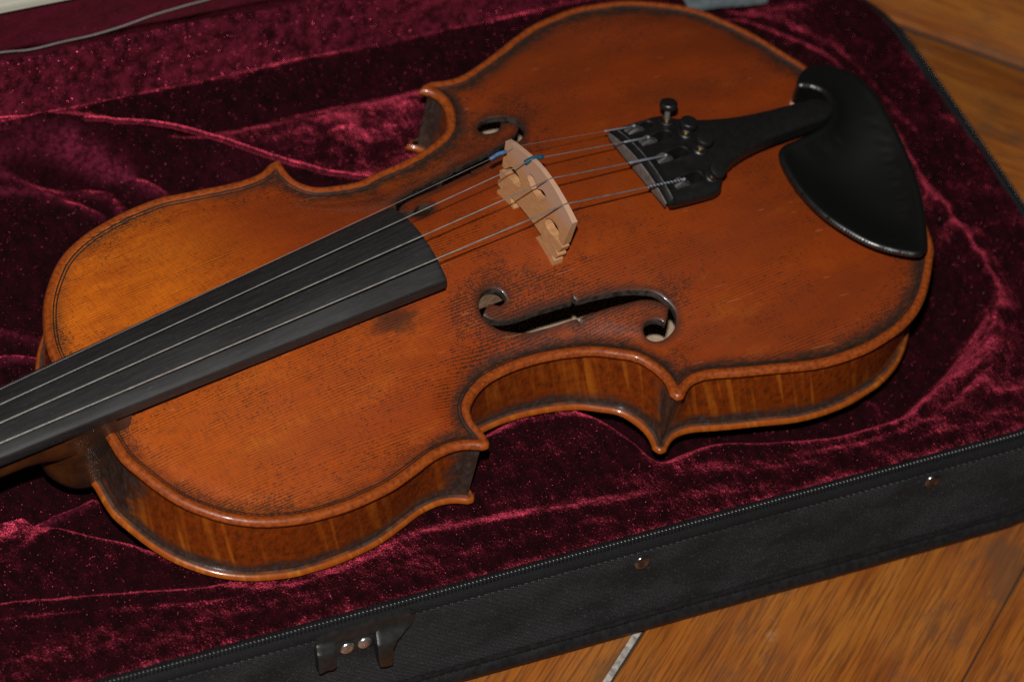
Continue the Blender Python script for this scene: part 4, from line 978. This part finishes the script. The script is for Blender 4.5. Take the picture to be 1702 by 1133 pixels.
zo_ = zt.build("zipper_teeth", M_TOOTH, case, smooth=True); zo_["kind"] = "stuff"

# ---- rivets
for u, z in ((193.2, -43.0), (325.5, -42.0)):
    vs = VN - 6.6
    rv = MB(); ax = (0, -1, .10)
    rv.lathe([(3.6, -.4), (3.6, .1), (3.1, .75), (2.2, 1.2), (1.7, 1.1), (1.3, .75), (.6, .6), (0, .6)], (u, vs, z), ax, 28)
    rv.build("rivet", M_RIVET, case, smooth=50)

# ---- catch: cast black plastic with two curled hooks and two screws
latch = MB()
def onwall(u, z, out):
    """slide a point along the line of sight it was measured on until it lies out from the wall"""
    u0, z0 = np.asarray(u, float), np.asarray(z, float); zn = z0.copy()
    for _ in range(40):
        D = -100.5 - (wall_v(zn) - out); zn = .6 * zn + .4 * (z0 + 1.39 * D)
    D = -100.5 - (wall_v(zn) - out); return np.stack([u0 - .748 * D, wall_v(zn) - out, zn], -1)
def wall_v(z): return VN - np.interp(-z, [36.9, 45, 52, 60, 68, 72.4], [4.6, 6.8, 7.7, 8.9, 10.3, 11.2])
def plate(outline, out0, out1, res=1.2):
    """outline in (u, z) standing out from the wall by out1(u, z)"""
    O = ccw(resample(np.array(outline, float), res, True)); gx, gy = np.meshgrid(np.arange(50, 104, res), np.arange(-75, -34, res)); g = np.stack([gx.ravel(), gy.ravel()], 1); g = g[inside(g, O)]; g = g[seg_dist(g, O) > .5]
    P, F = tri([O], np.vstack([g, inset(O, .35, res)])); d = seg_dist(P, O)
    V = onwall(P[:, 0], P[:, 1], out1(P[:, 0], P[:, 1])); V[:, 1] += .5 * (1 - sstep(0, .7, d))
    latch.add(V, F); z = O[:, 1]; A = onwall(O[:, 0], z, out1(O[:, 0], z)); B = A.copy(); A[:, 1] += .5
    B[:, 1] += np.clip(out1(O[:, 0], z) - out0(O[:, 0], z), .8, 30); latch.grid(np.array([A, B]), closed_v=True)
plate([(56, -39.6), (64, -38.8), (82, -37.6), (94.5, -37.6), (96.5, -39.5), (90, -47), (81, -46.5), (64.5, -46), (57.5, -44.5)], lambda u, z: 0 * u - .5, lambda u, z: 1.5 + 0 * u)
plate([(64, -45.4), (82, -45.4), (82, -54.6), (66.2, -53.6)], lambda u, z: 0 * u - .5, lambda u, z: .7 + 0 * u)
def hookout(u, z): return 1.4 + 3.6 * sstep(-42, -52, z) + .4 * sstep(-56, -62, z)
plate([(56.2, -41), (64.6, -42.2), (65.4, -47), (67.2, -55.3), (68.4, -61.4), (66.5, -62.3), (64, -61.6), (62.2, -63.2), (61.2, -62), (59.6, -54), (57.3, -46)], lambda u, z: hookout(u, z) - 2.2 * sstep(-44, -50, z) - 2.0, hookout)
def hook2(u, z): return 1.4 + 4.6 * sstep(-42, -58, z) - 1.8 * sstep(-63, -71, z) + 1.4 * sstep(89, 97, u) * sstep(-50, -40, z)
plate([(81.5, -40.5), (90, -38.6), (94.8, -39.4), (97.2, -42.5), (97.2, -46), (94.6, -50), (92.2, -55), (91.6, -60), (92.6, -66), (93.2, -70.4), (90.5, -70.6), (87.8, -69.6), (86, -62), (83.2, -51), (81.8, -46.5)], lambda u, z: hook2(u, z) - 2.4 * sstep(-46, -52, z) - 2.2, hook2)
lo = latch.build("latch", M_LATCH, case, smooth=40)
for u, z in ((70.2, -50.6), (77.4, -50.2)):
    sc_ = MB(); u, v0, z = [float(q) for q in onwall(u, z, .7)]
    sc_.lathe([(2.9, 0), (2.7, .5), (1.9, .9), (.9, 1.1), (0, 1.12)], (u, v0, z), (0, -1, .12), 24); 
    for a in (0.5, 0.5 + PI / 2):
        sc_.box((u, v0 - 1.02, z + .12), 2.6 if a < 1 else .5, .35, .5 if a < 1 else 2.6)
    sc_.build("screw", M_SCREW, lo, smooth=45)

# ---- lid: rolled hinge edge, dark gap, inner panel standing open behind
us = np.arange(UL, 372, 2.4)
def lidprof(prof, name, mat, wav, napv, seed):
    prof = np.array(prof, float); t = np.r_[0, np.cumsum(np.linalg.norm(np.diff(prof, axis=0), axis=1))]; q = spline(prof, 1.6); rows = []; k = len(q)
    T = np.gradient(q, axis=0); T /= np.linalg.norm(T, axis=1)[:, None]; N_ = np.stack([-T[:, 1], T[:, 0]], 1)
    for j in range(k):
        w = wav * (vnoise(us / 40 + seed, np.full(len(us), j / 9. + seed)) + .5 * vnoise(us / 13 + seed, np.full(len(us), j / 6. + 3)))
        rows.append(np.c_[us, q[j, 0] + N_[j, 0] * w, q[j, 1] + N_[j, 1] * w])
    b = MB(); b.grid(np.array(rows), flip=True)
    nv_ = (napv if np.ndim(napv) == 0 else np.repeat(np.interp(np.linspace(0, 1, k), *napv), len(us))) + .5 * vnoise(np.tile(us, k) / 26 + seed, np.repeat(np.arange(k), len(us)) / 8.)
    return mk(name, b.v, b.f, mat, case, True, dict(nap=nv_))
lidprof([(172.5, -37), (173.5, -34.2), (175.2, -34.4), (177, -35.2), (178.4, -33), (180.2, -28), (182, -21), (183.6, -14.5), (185, -11.5), (186.6, -11.2), (187.6, -13), (188.2, -20), (190, -34), (197, -37), (204, -37)], "hinge_velvet", M_HINGE, 1.6, ([0, .06, .12, .25, .36, .42, .6, 1], [.2, .1, .05, .1, .0, -.4, -.6, -.6]), 5)
lidprof([(206, -36), (204.5, -27), (202.6, -24.4), (203.4, -22.2), (205, -14), (206.6, -2), (208.5, 14), (213, 60), (217, 95)], "lid_velvet", M_LID, .8, .45, 21)
ls = MB(); prof = [(217, 95), (222, 97), (226, 94), (228, 60), (222, -10), (214, -40), (204, -60), (192, -70)]
ls.grid(np.array([np.c_[us, np.full(len(us), a), np.full(len(us), b)] for a, b in prof]), flip=True)
ls.build("lid_shell", M_NYLON, case)

# ================================================================ BOW HELD IN THE LID
bow = empty("violin_bow", (0, 0, Z0), TH, label="violin bow of white hair clipped inside the raised lid", cat="violin bow")
hb = MB(); uu = np.linspace(-180, 330, 60)
hb.grid(np.array([np.c_[uu, np.full(60, v), np.full(60, z) + .3 * np.sin(uu / 60)] for v, z in ((201.6, 1.4), (200.6, 1.2), (200.4, 2.2), (200.6, 6), (201, 10.4), (201.8, 11.2), (203, 10.6))]), flip=True)
hb.build("bow_hair", M_HAIR, bow)
M_STICK = simple("bow_stick_wood", (.16, .055, .02), .3, coat=.5)
bs = MB(); bs.tube([(u, 202.5, 20 + 3 * ((u - 75) / 255.) ** 2) for u in uu], 3.4, 14); bs.build("bow_stick", M_STICK, bow)
M_FROG = simple("bow_frog_ebony", (.012, .011, .011), .3)
for ua, ub in ((-200, -178), (328, 344)):
    bt_ = MB()
    bt_.grid(np.array([[(u, v, z) for v, z in ((200, 1), (199.4, 6), (200, 14), (202, 22), (205, 22), (206, 12), (205, 1))] for u in np.linspace(ua, ub, 4)]), closed_v=True)
    bt_.build("bow_frog" if ua < 0 else "bow_tip", M_FROG, bow)

# ================================================================ loose cord and grey cloth
cdp = np.array([(20, 203.0, -22.6), (40.8, 203, -22.6), (54, 202.6, -24.0), (68, 202.6, -23.2), (81, 202.4, -22.6), (94, 202.2, -20.6), (108, 202.6, -18.0), (122, 203.0, -16.6), (137, 203.6, -15.2), (155, 205.0, -9), (175, 206.5, 2)])
ct = MB(); q = spline(cdp, 2.0); q[:, 1] -= 1.6; ct.tube(q, .36, 8)
co = ct.build("cord", M_CORD, None, smooth=True); co.location = (0, 0, Z0 * MM); co.rotation_euler = (0, 0, TH)
co["label"] = "thin pale grey cord trailing along the dark hinge gap of the lid"; co["category"] = "cord"
gc = MB(); gu = np.linspace(343, 381, 16)
gc.grid(np.array([[(u, 155.5 + s + .6 * math.sin(u / 7.) - .10 * (u - 360), -31.8 + h + .5 * math.sin(u / 5.)) for s, h in ((-1.5, -2), (-1.2, .3), (0, .9), (8, 1.9), (10, .9), (10.3, -2))] for u in gu]))
gco = gc.build("cloth", M_GREYC, None); gco.location = (0, 0, Z0 * MM); gco.rotation_euler = (0, 0, TH)
gco["label"] = "scrap of blue-grey cloth on the lining beyond the violin's far lower bout"; gco["category"] = "cloth"

# ================================================================ FLOOR: boards laid in crossing directions
floor = empty("floor", (0, 0, 0), 0, kind="structure")
sub = MB(); sub.grid(np.array([[(x, y, -2.6) for x in (-4000, 4000)] for y in (-4000, 4000)])); sub.build("subfloor", M_SUB, floor, smooth=False)
def board(cx, cy, L, Wd, ang, z=0.0, e=.9, skew=0.0):
    key = "floor_board"
    b = MB(); h = Wd / 2
    prof = [(-h, -6), (-h, -e), (-h + e * .4, -e * .28), (-h + e, 0), (h - e, 0), (h - e * .4, -e * .28), (h, -e), (h, -6)]
    b.grid(np.array([[(x + (skew * y if x > 0 else 0), y, zz_) for y, zz_ in prof] for x in (-L / 2, L / 2)]))
    b.f += [tuple(range(8)), tuple(range(8, 16))[::-1]]
    o = b.build(key, M_BOARD, floor, smooth=30); o.location = Vector((cx, cy, z)) * MM; o.rotation_euler = (0, 0, ang)
# seams seen at the near edge of the case and at the far right (world mm)
s1a = np.array([192.1, -112.4]) @ np.array([E1, E2]); s1b = np.array([173.3, -127.0]) @ np.array([E1, E2])
dA = (s1a - s1b) / np.linalg.norm(s1a - s1b); nA = np.array([dA[1], -dA[0]]); angA = math.atan2(dA[1], dA[0])
s2a = np.array([474.5, 161.7]) @ np.array([E1, E2]); s2b = np.array([515.9, 123.8]) @ np.array([E1, E2])
BW = 122.0
d2_ = (s2b - s2a) / np.linalg.norm(s2b - s2a); ang2 = math.atan2(d2_[1], d2_[0]); n2 = np.array([-d2_[1], d2_[0]])
if n2 @ dA < 0: n2 = -n2
e0 = s2a - n2 * (BW + 1.0)                               # line where the crossing boards begin
for i in range(-6, 6):
    gap = 3.6 if i == 0 else 0.0
    c0 = s1a + nA * (BW * i + BW / 2 + (1.2 if i == 0 else 0))
    tend = float(((e0 - c0) @ n2) / (dA @ n2)) - 1.2
    nL = np.array([-dA[1], dA[0]]); sk = -float((nL @ n2) / (dA @ n2))
    Lb = 1000.0; cc = c0 + dA * (tend - Lb / 2); board(cc[0], cc[1], Lb, BW - gap, angA, -.02 * (i % 3), .9 if i in (0, -1) else .05, sk)
for j in range(-1, 8):
    c0 = s2a + n2 * (BW * j + BW / 2)
    for k in (-2, -1, 0, 1):
        cc = c0 + d2_ * (k * 900 + 450 + 260 * ((j * 7) % 3) - 300); board(cc[0], cc[1], 898.5, BW - (4.4 if j in (0, -1) else 1.2), ang2, -.15 * (j % 2))
fs = MB(); a = s1a + dA * 200; b_ = s1a - dA * 800
q = [a + (b_ - a) * t for t in np.linspace(0, 1, 200)]
fs.grid(np.array([[(p[0] + nA[0] * o, p[1] + nA[1] * o, -.35 - .35 * abs(o) / 2) for o in (-2.2, -1, 0, 1, 2.2)] for p in q]))
fs.build("seam_filler", M_SEAM, floor)
